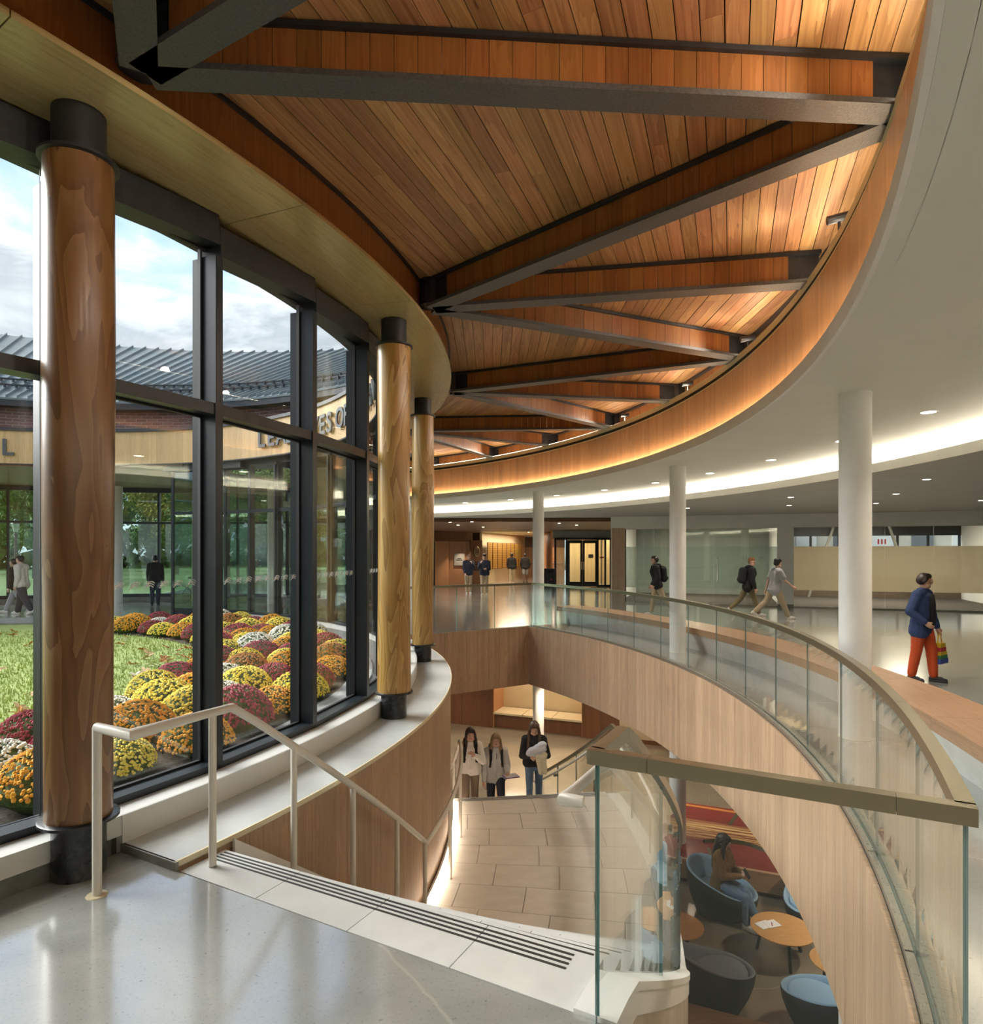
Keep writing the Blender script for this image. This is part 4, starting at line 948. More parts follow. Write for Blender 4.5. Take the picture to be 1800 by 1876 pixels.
# fallen leaves on lawn and mulch
leafs = []
for k, col in enumerate([((.42, .17, .03), (.55, .26, .06)), ((.55, .36, .18), (.66, .48, .28)), ((.33, .12, .03), (.45, .2, .05)), ((.66, .58, .42), (.75, .68, .55))]):
    pts = []; lobes = 5
    for j in range(20):
        th = 2*pi*j/20; r = 0.075*(0.55 + 0.45*abs(cos(2.5*th/1.0)))*(1.25 if j % 4 == 0 else 0.8); pts.append((r*cos(th), r*sin(th), 0.012*sin(3*th)+0.008*(j % 2)))
    me = bpy.data.meshes.new('fallen_leaf'); me.from_pydata(pts + [(0, 0, -.006)], [], [(j, (j+1) % 20, 20) for j in range(20)]); me.materials.append(noisy('dry_leaf_%d' % k, col[0], col[1], 30, 0.8)); leafs.append(me)
for i in range(210):
    r = 6.6*sqrt(rc.random()) if i < 170 else rc.uniform(6.5, 8.9); a = rc.uniform(-62, 120) if i < 170 else rc.uniform(-42, 60)
    if i < 40: r = rc.uniform(5.6, 6.6); a = rc.uniform(-35, 40)
    p = P(r, a, GZ + (0.045 if r < 6.55 else 0.03))
    o = link('fallen_leaf', leafs[rc.choice([0, 0, 1, 1, 2, 3])]); o.location = p; o.rotation_euler = (rc.uniform(-.5, .5), rc.uniform(-.5, .5), rc.uniform(0, 6)); s_ = rc.uniform(.8, 1.5); o.scale = (s_, s_, s_)
    tag(o, 'dry fallen leaf lying on the courtyard lawn or mulch', 'leaf', 'fallen leaves in the courtyard')
# ------------------------------------------------------------------ trees and far things beyond the ring
rt_ = random.Random(21)
crown_meshes = []
for v, (c0, c1) in enumerate([((.05, .11, .015), (.16, .26, .05)), ((.22, .20, .03), (.40, .34, .07)), ((.08, .14, .03), (.22, .30, .08))]):
    mt = noisy('tree_leaf_%d' % v, c0, c1, 1.2, 0.85); m = MB()
    blobs = [(Vector((rt_.uniform(-1.6, 1.6), rt_.uniform(-1.6, 1.6), rt_.uniform(-1.6, 2.2))), rt_.uniform(.8, 1.5)) for _ in range(16)]
    for i in range(6000):
        c, r = rt_.choice(blobs); d = Vector((rt_.gauss(0, 1), rt_.gauss(0, 1), rt_.gauss(0, 1))).normalized(); q = c + d*r*rt_.uniform(.7, 1.0)
        t = Vector((rt_.gauss(0, 1), rt_.gauss(0, 1), rt_.gauss(0, 1))).normalized()*.14; s_ = t.cross(d).normalized()*.075
        m.add([q-t, q+s_, q+t, q-s_], [(0, 1, 2, 3)])
    o = m.build('crown', mt); crown_meshes.append(o.data); bpy.data.objects.remove(o)
bark = noisy('tree_bark', (.06, .045, .03), (.14, .11, .08), 12, 0.95, stretch=(1, 1, .2), bump=.6)
TREES = [(-14.0, 38, 7, 0), (-11, 45, 7.5, 1), (-19, 44, 8, 0), (-24.5, 39, 8, 2), (-11.5, 55, 8, 0), (-19, 57, 9, 0), (-26, 54, 9, 1), (-32, 46, 9, 0), (-37, 55, 9, 2), (-13, 66, 9, 0), (-33, 64, 9, 0), (-24, 66, 9, 2), (-41, 66, 10, 0), (-45, 58, 10, 0)]
torder = sorted([(a[0], a[1]) for a in TREES], key=lambda k: -k[0]/k[1])
for (x, y, h, v) in TREES:
    t = thing('tree', '%s tree beyond the far ring, %s from the right' % (['dark green', 'yellowing', 'olive green'][v], nth[torder.index((x, y))]), 'tree', (x, y, GZ), rt_.uniform(0, 6), 'trees beyond the ring')
    MB().tube([(0, 0, 0), (.05, 0, h*.25), (0, .05, h*.5), (.05, .05, h*.8)], [.24, .19, .15, .06], 8).build('trunk', bark, t)
    o = link('crown', crown_meshes[v], t); o.location = (0, 0, h*.58); s_ = h/7; o.scale = (s_, s_, s_*1.0); o['kind'] = 'stuff'
hedge_m = noisy('far_foliage', (.06, .11, .02), (.20, .27, .06), 0.8, 0.9, detail=9)
hv = MB()
for i in range(4200):
    a = rt_.uniform(84, 215); r = rt_.uniform(73, 80); q = P(r, a, 8.5*rt_.random()**1.4); t = Vector((rt_.gauss(0, 1), rt_.gauss(0, 1), rt_.gauss(0, 1))).normalized()*rt_.uniform(.8, 1.6); s_ = t.cross(Vector((rt_.random(), rt_.random(), .3))).normalized()*.8
    hv.add([q-t, q+s_, q+t, q-s_], [(0, 1, 2, 3)])
o = hv.build('woodland_edge', hedge_m); tag(o, 'mass of distant woodland leaves behind the far ring', 'woodland', kind='stuff')
# lamp post, bicycles
lp = thing('lamp_post', 'dark red lamp post with a glass lantern standing beyond the passage', 'lamp post', (-21.2, 29.2, GZ))
MB().lathe([(.14, 0), (.14, .35), (.08, .45), (.055, .5), (.045, 2.6), (.07, 2.65), (.05, 2.75)], 12).build('post', mat('oxide_red', (.16, .06, .04), .5), lp); MB().lathe([(.08, 2.75), (.15, 3.05), (.15, 3.12)], 8).build('lantern', mat('lantern_glass', (.7, .72, .68), .2), lp); MB().lathe([(.19, 3.12), (.06, 3.3), (.001, 3.36)], 8).build('cap', M['black'], lp)
def bicycle(x, y, rz, label):
    t = thing('bicycle', label, 'bicycle', (x, y, GZ), rz, 'parked bicycles')
    for wx in (-.52, .52):
        w = MB().tube([(wx + .33*cos(2*pi*i/20), 0, .34+.33*sin(2*pi*i/20)) for i in range(20)], .018, 6, closed=True).build('wheel', M['black'], t)
        s_ = MB()
        for k in range(8): s_.tube([(wx, 0, .34), (wx+.32*cos(k*pi/4), 0, .34+.32*sin(k*pi/4))], .003, 4)
        s_.build('spokes', M['steel'], w)
    MB().tube([(-.52, 0, .34), (-.05, 0, .32), (.36, 0, .78), (-.18, 0, .80), (-.52, 0, .34)], .016, 6).tube([(-.05, 0, .32), (-.2, 0, .92)], .014, 6).tube([(.52, 0, .34), (.34, 0, .95)], .014, 6).build('bike_frame', mat('bike_blue', (.05, .08, .12), .4), t)
    MB().tube([(-.3, 0, .93), (-.1, 0, .95)], .04, 6).build('saddle', M['black'], t); MB().tube([(.38, -.25, 1.0), (.34, 0, .96), (.38, .25, 1.0)], .014, 6).build('handlebar', M['black'], t)
bicycle(-10.6, 23.6, .5, 'parked bicycle in the open passage, left one'); bicycle(-9.5, 23.9, -.4, 'parked bicycle in the open passage, right one')
# ================================================================== STAIR
stair = thing('staircase', 'curved white precast stair descending from the landing to a stone half landing', 'staircase'); stair['kind'] = 'structure'
RI, RO = 10.47, 12.90
def flight(n0, step, z_top, n, first_a=None):
    for k in range(n):
        a, b = n0 + step*(k-1), n0 + step*k
        if k == 0: a = first_a if first_a is not None else n0-step
        z = z_top - RISE*k
        cuts = [RI, RI+0.62, RI+1.25, RI+1.84, RO] if k % 2 == 0 else [RI, RI+0.42, RI+1.02, RI+1.66, RO]
        last = (k == n-1)
        tr = MB().sweep(bx(RI, RO, z-0.30, z-0.052), a, b-0.02, 1).build('step', M['stone'], stair)
        for c0, c1_ in zip(cuts, cuts[1:]):
            MB().sweep(bx(c0+0.003, c1_-0.003, z-0.05, z), a+0.01, b+0.06, 1).build('slab', M['stone'], tr)
        g = MB()
        for q in range(4):
            ga = b - 0.10 - 0.16*q
            g.sweep(bx(RI+0.03, RO-0.13, z, z+0.0022), ga-0.032, ga+0.032, 1)
        g.build('grip_strips', M['strip'], tr)
flight(NOSE1, TA1, 0.0, 12, A0 + 0.03)
flight(LAND1, TA2, -1.95, 12, LAND1-0.7)
# half landing of limestone tiles
lnd = thing('landing', 'half landing paved with large pale limestone tiles', 'landing'); lnd['kind'] = 'structure'
MB().sweep(bx(RI, RO, -2.30, -1.985), LAND0-0.3, LAND1, 1).build('slab', M['groove'], lnd)
nrow = 7; e = LAND1-0.75; w = (e-LAND0)/nrow; rl = random.Random(2)
for i in range(nrow):
    a, b = LAND0 + w*i, LAND0 + w*(i+1)
    cuts = [RI]; x = RI + [0.55, 0.25, 0.62, 0.38, 0.5, 0.2, 0.45][i]
    while x < RO-0.15: cuts.append(x); x += 0.76
    cuts.append(RO)
    for c0, c1_ in zip(cuts, cuts[1:]):
        MB().sweep(bx(c0+0.0035, c1_-0.0035, -1.986, -1.95 + rl.uniform(-.001, .001)), a+0.018, b-0.018, 1).build('tile', M['tile'], lnd)
# white stringer wall on the outer side, its capping, and led line along the oak wall
def sloped(name, r0, r1, zlo, zhi, a0, a1, m, parent, seg=1.0, fn=slope):
    n = max(2, int((a1-a0)/seg)); V = []; Fc = []; uv = []
    for i in range(n+1):
        a = a0 + (a1-a0)*i/n; s_ = fn(a)
        lo = zlo(s_) if callable(zlo) else s_+zlo
        V += [P(r0, a, lo), P(r1, a, lo), P(r1, a, s_+zhi), P(r0, a, s_+zhi)]
    for i in range(n):
        for j in range(4):
            k = (j+1) % 4; Fc.append((i*4+j, i*4+k, (i+1)*4+k, (i+1)*4+j))
            u0, u1 = rad(a0+(a1-a0)*i/n)*r1, rad(a0+(a1-a0)*(i+1)/n)*r1; q = [V[t] for t in Fc[-1]]
            uv.append([(u0, q[0].z), (u0, q[1].z), (u1, q[2].z), (u1, q[3].z)])
    Fc += [(3, 2, 1, 0), (n*4, n*4+1, n*4+2, n*4+3)]; uv += [[(0, 0)]*4]*2
    o = mk(name, V, Fc, m, parent, uvs=uv, auto=30); return o
strg = thing('wall_stringer', 'x', 'x'); strg['kind'] = 'structure'; del strg['label']; del strg['category']
pv = wood('pale_veneer', (.52, .45, .33), (.62, .545, .42), (.68, .60, .48), 'v', 2.2, 0.4, 0.02, contrast=0.4, boards=0.14)
sloped('veneer', 12.93, 13.065, lambda s_: -3.9, -0.13, A0+0.02, LAND1+11*TA2, pv, strg, 0.7)
cfn = lambda a: slope(a+0.45)
sloped('cap_band', 12.925, 13.072, -0.13, -0.02, A0+0.02, LAND1+11*TA2, M['white'], strg, 0.7, cfn)
sloped('capping', 12.90, 13.08, -0.02, 0.02, A0+0.02, LAND1+11*TA2, M['white'], strg, 0.7, cfn)
sloped('led_line', 10.472, 10.488, -0.06, -0.03, LAND0-3.5, LAND0+0.5, emis('stair_led', (1.0, .80, .62), 16.0), stair, 0.7)
sloped('led_line', 10.472, 10.488, 0.04, 0.07, LAND0+0.6, 24, MATS['stair_led'], stair, 0.7)
sloped('skirting', 10.447, 10.47, -0.35, 0.10, NOSE1+0.5, 24, M['white'], stair, 0.7)

# ------------------------------------------------------------------ glass guard of the slab edge
grd = thing('glass_guard', 'curved glass guard with bronze cap rail along the slab edge', 'guard rail')
nP = 14; RG = 14.185
for i in range(nP):
    a, b = A0 + (A1-A0)*i/nP + 0.008, A0 + (A1-A0)*(i+1)/nP - 0.008
    pr = bx(RG-0.007, RG+0.007, 0.012, 1.03); m = MB(); n = 5
    m.sweep(pr, a, b, (b-a)/5 + 1e-6)
    o = m.build('glass_panel', None, grd, mats=[M['gguard'], M['gjoint']]); k = len(o.data.polygons)
    idx = []
    for f in range(k):
        if f >= k-2: idx.append(1)
        else: idx.append(0 if f % 4 in (1, 3) else 1)
    o.data.polygons.foreach_set('material_index', idx)
    MB().sweep(bx(RG-0.05, RG-0.014, -0.02, 0.03), a-.03, b+.03, 1).build('shoe_plate', M['steel'], grd); MB().sweep(bx(RG+0.014, RG+0.075, -0.02, 0.022), a-.03, b+.03, 1).build('shoe_plate', M['steel'], grd)
MB().sweep(bx(RG-0.014, RG+0.014, -0.02, 0.011), A0, A1, 1).build('shoe_slot', M['slot'], grd)
nc = 10
for i in range(nc):
    a, b = A0 + (A1-A0)*i/nc + 0.004, A0 + (A1-A0)*(i+1)/nc - 0.004
    MB().sweep(bx(RG-0.027, RG+0.027, 1.022, 1.078), a, b, 0.6).build('cap_rail', M['bronze'], grd)
def radial_guard(parent, a, r0, r1, n, z0, zb=0.0, cap=True):
    u = (P(r1, a)-P(r0, a)).normalized(); L = r1-r0
    for i in range(n):
        p, q = P(r0 + L*i/n, a), P(r0 + L*(i+1)/n, a)
        pane('glass_panel', p, q, zb, 1.03, 0.018, M['gguard'], M['gedge'], parent, 0.003)
    if cap:
        p, q = P(r0-0.027, a, 1.05), P(r1+0.027, a, 1.05); mid = p + (q-p)*0.19; m2 = p + (q-p)*0.83
        for s_, e_ in ((p, mid-u*.001), (mid+u*.001, m2-u*.001), (m2+u*.001, q)): MB().beam(s_, e_, 0.054, 0.056).build('cap_rail', M['bronze'], parent)
g3 = thing('glass_guard', 'straight glass guard with bronze cap rail in the right foreground', 'guard rail')
radial_guard(g3, A0-0.05, 13.0, RG, 1, 0, -0.02)
p, q = P(13.08, A0-0.32), P(RG+.05, A0-0.32); MB().beam((p.x, p.y, 0.012), (q.x, q.y, 0.012), 0.07, 0.025).build('shoe_plate', M['steel'], g3)
p, q = P(13.08, A0-0.12), P(RG+.05, A0-0.12); MB().beam((p.x, p.y, 0.008), (q.x, q.y, 0.008), 0.03, 0.016).build('shoe_slot', M['slot'], g3)
g4 = thing('glass_guard', 'straight glass guard across the far end of the stair opening', 'guard rail')
radial_guard(g4, A1+0.03, 9.96, RG-0.03, 4, 0, 0.0)
# stair guard on the stringer
g5 = thing('glass_guard', 'descending curved glass guard on the white stair stringer', 'guard rail')
RS = 13.0
def stair_glass(a0_, a1_, n):
    for i in range(n):
        a, b = a0_ + (a1_-a0_)*i/n + 0.03, a0_ + (a1_-a0_)*(i+1)/n - 0.03; V = []; Fc = []; idx = []; ns = 7
        for k in range(ns+1):
            t = a + (b-a)*k/ns; zl = slope(t+.45)+0.01; zh = (1.03 if t < -27.2 else slope(t+0.0)+1.03)
            V += [P(RS-.009, t, zl), P(RS+.009, t, zl), P(RS+.009, t, zh), P(RS-.009, t, zh)]
        for k in range(ns):
            for j in range(4):
                Fc.append((k*4+j, k*4+(j+1) % 4, k*4+4+(j+1) % 4, k*4+4+j)); idx.append(0 if j in (1, 3) else 1)
        Fc += [(3, 2, 1, 0), (ns*4, ns*4+1, ns*4+2, ns*4+3)]; idx += [1, 1]
        mk('glass_panel', V, Fc, None, g5, mats=[M['gguard'], M['gedge'] if a < A0+.1 else M['gjoint']], fm=idx)
stair_glass(A0, LAND0, 3); stair_glass(LAND0, LAND1, 4); stair_glass(LAND1, LAND1+11*TA2, 4)
def rail_path(r, a0_, a1_, dz, seg=0.7):
    n = int((a1_-a0_)/seg); return [P(r, a0_+(a1_-a0_)*i/n, slope(a0_+(a1_-a0_)*i/n)+dz) for i in range(n+1)]
cuts = [A0, -27.0, -21, -14, LAND0, -3, LAND1, 15, LAND1+11*TA2]
for a, b in zip(cuts, cuts[1:]):
    sloped('cap_rail', RS-0.027, RS+0.027, 1.022, 1.078, a+0.004, b-0.004, M['bronze'], g5, 0.6)
for a in (-21.5, -15.5, -9, -2.5, 4, 12, 19):
    p = P(RS-0.03, a, slope(a)+0.86); d = P(1, a)-P(0, a)
    MB().tube([p - d*0.03, p + d*0.05], 0.028, 12).build('standoff', M['steel'], g5)
# outer handrail on stand-offs
h1 = thing('handrail', 'off-white tube handrail fixed inside the curved stair glass', 'handrail')
RHo = 12.935
pts = [P(RHo+0.075, -29.35, 0.925), P(RHo+0.0, -29.4, 0.925)] + [P(RHo, a, 0.925) for a in (-28.9, -28.3, -27.6)] + rail_path(RHo, NOSE1, LAND1+11*TA2+1.0, 0.90, 0.8)
MB().tube(pts, 0.021, 14).build('tube', M['rail'], h1, auto=50)
for a in (-21.5, -15.5, -9, -2.5, 4, 12, 19):
    p = P(RHo, a, slope(a)+0.90); MB().tube([p, p - Vector((0, 0, .045)), P(RS-0.01, a, slope(a)+0.855)], 0.007, 6).build('bracket', M['steel'], h1)
# inner handrail on posts
h2 = thing('handrail', 'off-white tube handrail on slim posts along the oak wall', 'handrail')
RH = 10.585
pA_ = Vector((-2.125, 3.53, 0)); pB_ = Vector((-1.865, 3.375, 0.905))
pts = [Vector((pA_.x, pA_.y, 0.905)), pB_, P(RH, -28.2, 0.905), P(RH, NOSE1-0.2, 0.905)] 
pts += rail_path(RH, NOSE1, LAND0, 0.885, 0.7)[1:] + rail_path(RH, LAND0, LAND1, 0.885, 1.6)[1:] + rail_path(RH, LAND1, LAND1+11*TA2, 0.885, 0.8)[1:] + [P(RH, LAND1+11*TA2+1.5, -3.9+0.885)]
# upright first leg, then the run
MB().tube([pA_, pts[0]], 0.024, 14).build('post', M['rail'], h2, auto=50)
MB().tube(pts, 0.0255, 14).build('tube', M['rail'], h2, auto=50)
MB().lathe([(0.055, 0.0), (0.052, 0.004), (0.024, 0.005)], 16, pA_).build('base_patch', M['pale'], h2)
for a in (-27.85, -24.2, -20.4, -16.3, -12.4, -6.4, -0.4, 5.6, 11.5, 17.4):
    zb = stepz(a); zt = (0.905 if a < NOSE1 else slope(a)+0.885)
    if LAND0 < a < LAND1: zb = -1.95
    MB().tube([P(RH, a, zb+0.0), P(RH, a, zt)], 0.022, 12).build('post', M['rail'], h2, auto=50)
    MB().lathe([(0.024, 0), (0.024, 0.006)], 12, P(RH, a, zb)).build('foot', M['steel'], h2)

# ------------------------------------------------------------------ curved bench of the concourse
bn = thing('bench', 'long curved bench, oak seat on a splayed concrete base', 'bench')
for i in range(11):
    a, b = -38 + 6.45*i, -38 + 6.45*(i+1)
    MB().sweep([(15.10, 0.325), (15.76, 0.325), (15.76, 0.44), (15.10, 0.44)], a+0.006, b-0.006, 0.8).build('seat_board', M['benchw'], bn)
MB().sweep([(15.27, 0.0), (15.62, 0.0), (15.72, 0.325), (15.14, 0.325)], -38, 31.6, 0.8).build('base', M['concrete'], bn)
o = MB().prism([P(15.15, 31.6).xy, P(15.78, 31.6).xy, P(15.66, 32.2).xy, P(15.27, 32.2).xy], 0.0, 0.33).build('base_end', M['concrete'], bn)
# recycling bin, emblem and plaques in the far lobby
bi = thing('bin', 'dark waste bin standing left of the double doors', 'bin', (2.98, 33.6, 0)); MB().box((0, 0, .5), (.6, .5, 1.0)).build('body', M['black'], bi); MB().box((0, -.26, .85), (.3, .02, .14)).build('slot', M['slot'], bi); MB().box((.06, -.26, .45), (.10, .02, .10)).build('sticker', mat('sticker_red', (.3, .04, .05), .6), bi)
em = thing('emblem', 'round bronze emblem on the oak lobby wall', 'emblem', (-0.82, 36.71, 1.87), rad(31.6)); MB().tube([(.16*cos(t*pi/12), 0, .27*sin(t*pi/12)) for t in range(24)], .022, 6, closed=True).build('ring', M['bronze'], em); MB().tube([(.07*cos(t*pi/8), 0, .17*sin(t*pi/8)) for t in range(2, 15)], .016, 6).build('motif', M['bronze'], em)
tx = thing('wall_lettering', 'four lines of small dark lettering under the emblem', 'lettering', (-0.83, 36.72, 1.0), rad(31.6))
for i, w_ in enumerate((.44, .52, .5, .4)): MB().box((0, 0, .28-.14*i), (w_, .015, .05)).build('text_line', M['slot'], tx)
sg = thing('wall_sign', 'pale framed notice on the lit oak lobby wall', 'sign', (-1.82, 37.1, 1.42)); MB().box((0, 0, 0), (.58, .03, .68)).build('plate', mat('sign_plate', (.42, .40, .35), .4), sg); MB().box((0, -.02, .05), (.22, .01, .03)).build('text_line', M['slot'], sg); MB().box((0, -.02, -.03), (.34, .01, .03)).build('text_line', M['slot'], sg)
gold = noisy('gold_plaque', (.52, .33, .06), (.70, .48, .12), 12, 0.35, metal=0.6)
d0, d1 = Vector((-0.35, 37.2)), Vector((2.15, 45.6)); dnv = Vector((0.957, -0.285))*0.09
pl_me = None
for i in range(8):
    p = d0 + (d1-d0)*(0.06+0.118*i) + dnv; rz = atan2(d1.y-d0.y, d1.x-d0.x)
    t = thing('donor_board', 'tall board of small gold plaques, %s from the left' % nth[i], 'plaque board', (p.x, p.y, 1.62), rz, 'donor boards on the cream wall')
    MB().box((0, 0, 0), (0.90, .03, 1.56)).build('board', M['darkw'], t)
    if pl_me is None: o = MB().box((0, -.025, 0), (0.36, .02, 0.085)).build('plaque', gold, t); pl_me = o.data; bpy.data.objects.remove(o)
    for r in range(14):
        for c in range(2):
            o = link('plaque', pl_me, t); o.location = (-.2+.4*c, 0, .70-.108*r)

# ------------------------------------------------------------------ lower level furniture
sb_ = thing('alcove_bench', 'built-in alcove bench with pale seat pads on a walnut front', 'bench')
for i in range(3):
    p, q = q0 + (q1-q0)*(i/3) + wd*0.01, q0 + (q1-q0)*((i+1)/3) - wd*0.01
    p, q = p + wn_*0.42, q + wn_*0.42
    MB().beam((p.x, p.y, -3.43), (q.x, q.y, -3.43), 0.86, 0.06).build('seat_pad', M['cream'], sb_)
p, q = q0 + wn_*0.46 + wd*.04, q1 + wn_*0.46 - wd*.04; MB().beam((p.x, p.y, -3.68), (q.x, q.y, -3.68), 0.8, 0.43).build('front', M['darkw'], sb_)
court = mat('painted_court_wood', (.3, .04, .03), 0.22)
def court_nodes():
    nt = court.node_tree; b = nt.nodes['Principled BSDF']; L = nt.links.new; tc = nn(nt, 'ShaderNodeTexCoord')
    mp = nn(nt, 'ShaderNodeMapping'); mp.inputs['Scale'].default_value = (0.7, 30, 1); L(tc.outputs['Object'], mp.inputs[0])
    n = nn(nt, 'ShaderNodeTexNoise', i_Scale=1.0, i_Detail=4.0, i_Roughness=.65); L(mp.outputs[0], n.inputs['Vector'])
    r0 = ramp(nt, [(0.3, (.13, .012, .012)), (0.7, (.25, .035, .03))]); L(n.outputs[0], r0.inputs[0])
    r1 = ramp(nt, [(0.42, (.16, .03, .02)), (0.55, (.62, .40, .17)), (0.7, (.78, .58, .30))]); L(n.outputs[0], r1.inputs[0])
    sp = nn(nt, 'ShaderNodeSeparateXYZ'); L(tc.outputs['Object'], sp.inputs[0])
    band_ = ramp(nt, [(0.30, (0, 0, 0)), (0.40, (1, 1, 1)), (0.60, (1, 1, 1)), (0.70, (0, 0, 0))])
    mr = nn(nt, 'ShaderNodeMapRange'); mr.inputs[1].default_value = -1.2; mr.inputs[2].default_value = 1.2; L(sp.outputs['Y'], mr.inputs[0]); L(mr.outputs[0], band_.inputs[0])
    mx = nn(nt, 'ShaderNodeMixRGB'); L(band_.outputs[0], mx.inputs[0]); L(r0.outputs[0], mx.inputs[1]); L(r1.outputs[0], mx.inputs[2]); L(mx.outputs[0], b.inputs['Base Color'])
court_nodes()
# court boards used as a low stage: top surface, painted lines, oak nosing
pf = Vector((3.05, 11.55)); pe = Vector((6.2, 10.25)); pu = (pe-pf).normalized(); pn = Vector((-pu.y, pu.x)); rzp = atan2(pu.y, pu.x)
ce = pf + pu*2.6 + pn*1.32
stg = thing('stage', 'low platform topped with reclaimed red painted court boards and an oak edge', 'platform', (ce.x, ce.y, -3.9), rzp)
MB().box((0, 0, .19), (5.2, 2.6, .36)).build('base', M['darkw'], stg)
for i in range(20): MB().box((0, -1.235+.13*i, .3975), (5.2, .127, .035)).build('board', court, stg)
orange = mat('court_line_orange', (.50, .19, .03), .3); green = mat('court_line_green', (.06, .055, .02), .3)
ln = MB()
for (a, b, w_) in (((-2.6, 1.18), (2.6, 1.02), .10),): ln.beam((a[0], a[1], .417), (b[0], b[1], .417), w_, .003)
ln.tube([(1.6*cos(t*pi/20)-.2, 1.25-1.0*sin(t*pi/20), .416) for t in range(0, 11)], .012, 4); ln.build('painted_line', orange, stg)
ln = MB().beam((-1.6, .45, .418), (-1.45, 1.2, .418), .07, .003).beam((1.2, -1.15, .418), (1.75, -.75, .418), .07, .003).beam((-1.9, -.75, .418), (-1.84, -1.2, .418), .06, .003); ln.tube([(-2.0+1.1*t/8, -.55+.22*sin(t*pi/8), .417) for t in range(9)], .05, 4); ln.build('painted_line', green, stg)
MB().box((0, -1.33, .25), (5.2, .08, .33)).build('oak_edge', M['benchw'], stg)
st2 = thing('platform', 'low walnut step at the bottom edge under the grey chair', 'platform', (0, 0, -3.9)); pol = [(2.2, 7.80), (3.4, 7.29), (3.4, 5.0), (2.1, 5.0)]; MB().prism(pol, 0, .36).build('base', M['darkw'], st2); MB().prism([(2.19, 7.83), (3.42, 7.31), (3.42, 4.98), (2.09, 4.98)], .36, .40).build('top', M['benchw'], st2)

shell_m = noisy('charcoal_fabric', (.022, .026, .030), (.032, .037, .042), 160, 0.85, bump=.25); blue_m = noisy('light_blue_fabric', (.25, .42, .60), (.30, .47, .65), 160, 0.85, bump=.25); greyb = noisy('slate_blue_fabric', (.21, .26, .32), (.25, .30, .365), 160, .85, bump=.25)
def lounge_chair(x, y, face, label, up_m):
    t = thing('lounge_chair', label, 'armchair', (x, y, -3.9), face, 'lounge chairs on the lower level')
    n = 48
    def rim(ph):       # +x is the front
        b = 0.5-0.5*cos(ph); return 0.40 + 0.36*b**0.9
    def rr(ph, k):     # rounded, slightly pointed front
        return k*(0.50 + 0.05*cos(2*ph) + 0.035*cos(ph)**3 + 0.02*cos(3*ph))
    def ringz(k, zf): return [(rr(2*pi*j/n, k)*cos(2*pi*j/n), rr(2*pi*j/n, k)*sin(2*pi*j/n), zf(2*pi*j/n)) for j in range(n)]
    def loft(name, rings, m, cap0=False, cap1=False):
        V = [v for r in rings for v in r]; Fc = [(i*n+j, i*n+(j+1) % n, (i+1)*n+(j+1) % n, (i+1)*n+j) for i in range(len(rings)-1) for j in range(n)]
        if cap0: Fc.append(tuple(reversed(range(n))))
        if cap1: Fc.append(tuple((len(rings)-1)*n+j for j in range(n)))
        return mk(name, V, Fc, m, t, auto=50)
    loft('shell', [ringz(.62, lambda p: .0), ringz(.68, lambda p: .012), ringz(.86, lambda p: rim(p)*.36), ringz(.97, lambda p: rim(p)*.70), ringz(1.0, lambda p: rim(p)-.03), ringz(.985, lambda p: rim(p)-.005)], shell_m, True)
    loft('upholstery', [ringz(.985, lambda p: rim(p)-.006), ringz(.96, lambda p: rim(p)+.006), ringz(.90, lambda p: rim(p)), ringz(.84, lambda p: rim(p)-.05), ringz(.76, lambda p: max(.36, rim(p)-.22)), ringz(.72, lambda p: .36)], up_m)
    def sr(k, z): return [(rr(2*pi*j/n, k)*cos(2*pi*j/n)+.04*k, rr(2*pi*j/n, k)*sin(2*pi*j/n), z + .012*cos(2*pi*j/n)) for j in range(n)]
    loft('seat_cushion', [sr(.78, .33), sr(.80, .37), sr(.77, .405), sr(.66, .418), sr(.3, .422)], up_m, False, True)
    return t
lounge_chair(3.62, 10.45, rad(-38), 'light blue and charcoal lounge chair with the seated woman', blue_m)
lounge_chair(5.02, 10.1, rad(215), 'light blue lounge chair half hidden by the oak fascia', blue_m)
lounge_chair(2.80, 8.28, rad(32), 'slate coloured lounge chair beside the stair stringer', greyb)
lounge_chair(3.98, 7.72, rad(112), 'light blue lounge chair at the bottom edge of the frame', blue_m)
def coffee_table(x, y, r, h, label, rz=0):
    t = thing('coffee_table', label, 'coffee table', (x, y, -3.9), rz, 'round oak coffee tables')
    MB().lathe([(.001, h-.03), (r-.03, h-.03), (r, h-.012), (r, h), (.001, h)], 40).build('tabletop', M['tablew'], t, auto=30)
    for k in range(3):
        a = 2*pi*k/3+.4; MB().beam((r*.82*cos(a), r*.82*sin(a), 0), (r*.62*cos(a), r*.62*sin(a), h-.03), .035, .035).build('leg', M['black'], t)
coffee_table(4.12, 9.28, .425, .42, 'largest round oak coffee table with white papers on it')
coffee_table(4.47, 8.46, .33, .46, 'smaller round oak coffee table against the oak fascia', 1.0)
coffee_table(2.66, 9.36, .36, .42, 'round oak coffee table beside the stair glass at left', .4)
pp = thing('papers', 'white stapled papers lying on the largest coffee table', 'papers', (3.93, 9.36, -3.478), rad(24)); MB().box((-.03, .01, .002), (.22, .17, .004)).build('sheet', mat('paper', (.82, .80, .80), .7), pp); MB().box((.08, -.02, .006), (.20, .17, .004), rad(-6)).build('sheet', mat('paper', (.82, .8, .8)), pp); MB().box((.07, -.03, .0085), (.10, .014, .001), rad(50)).build('spine_strip', mat('maroon', (.22, .02, .05), .5), pp)
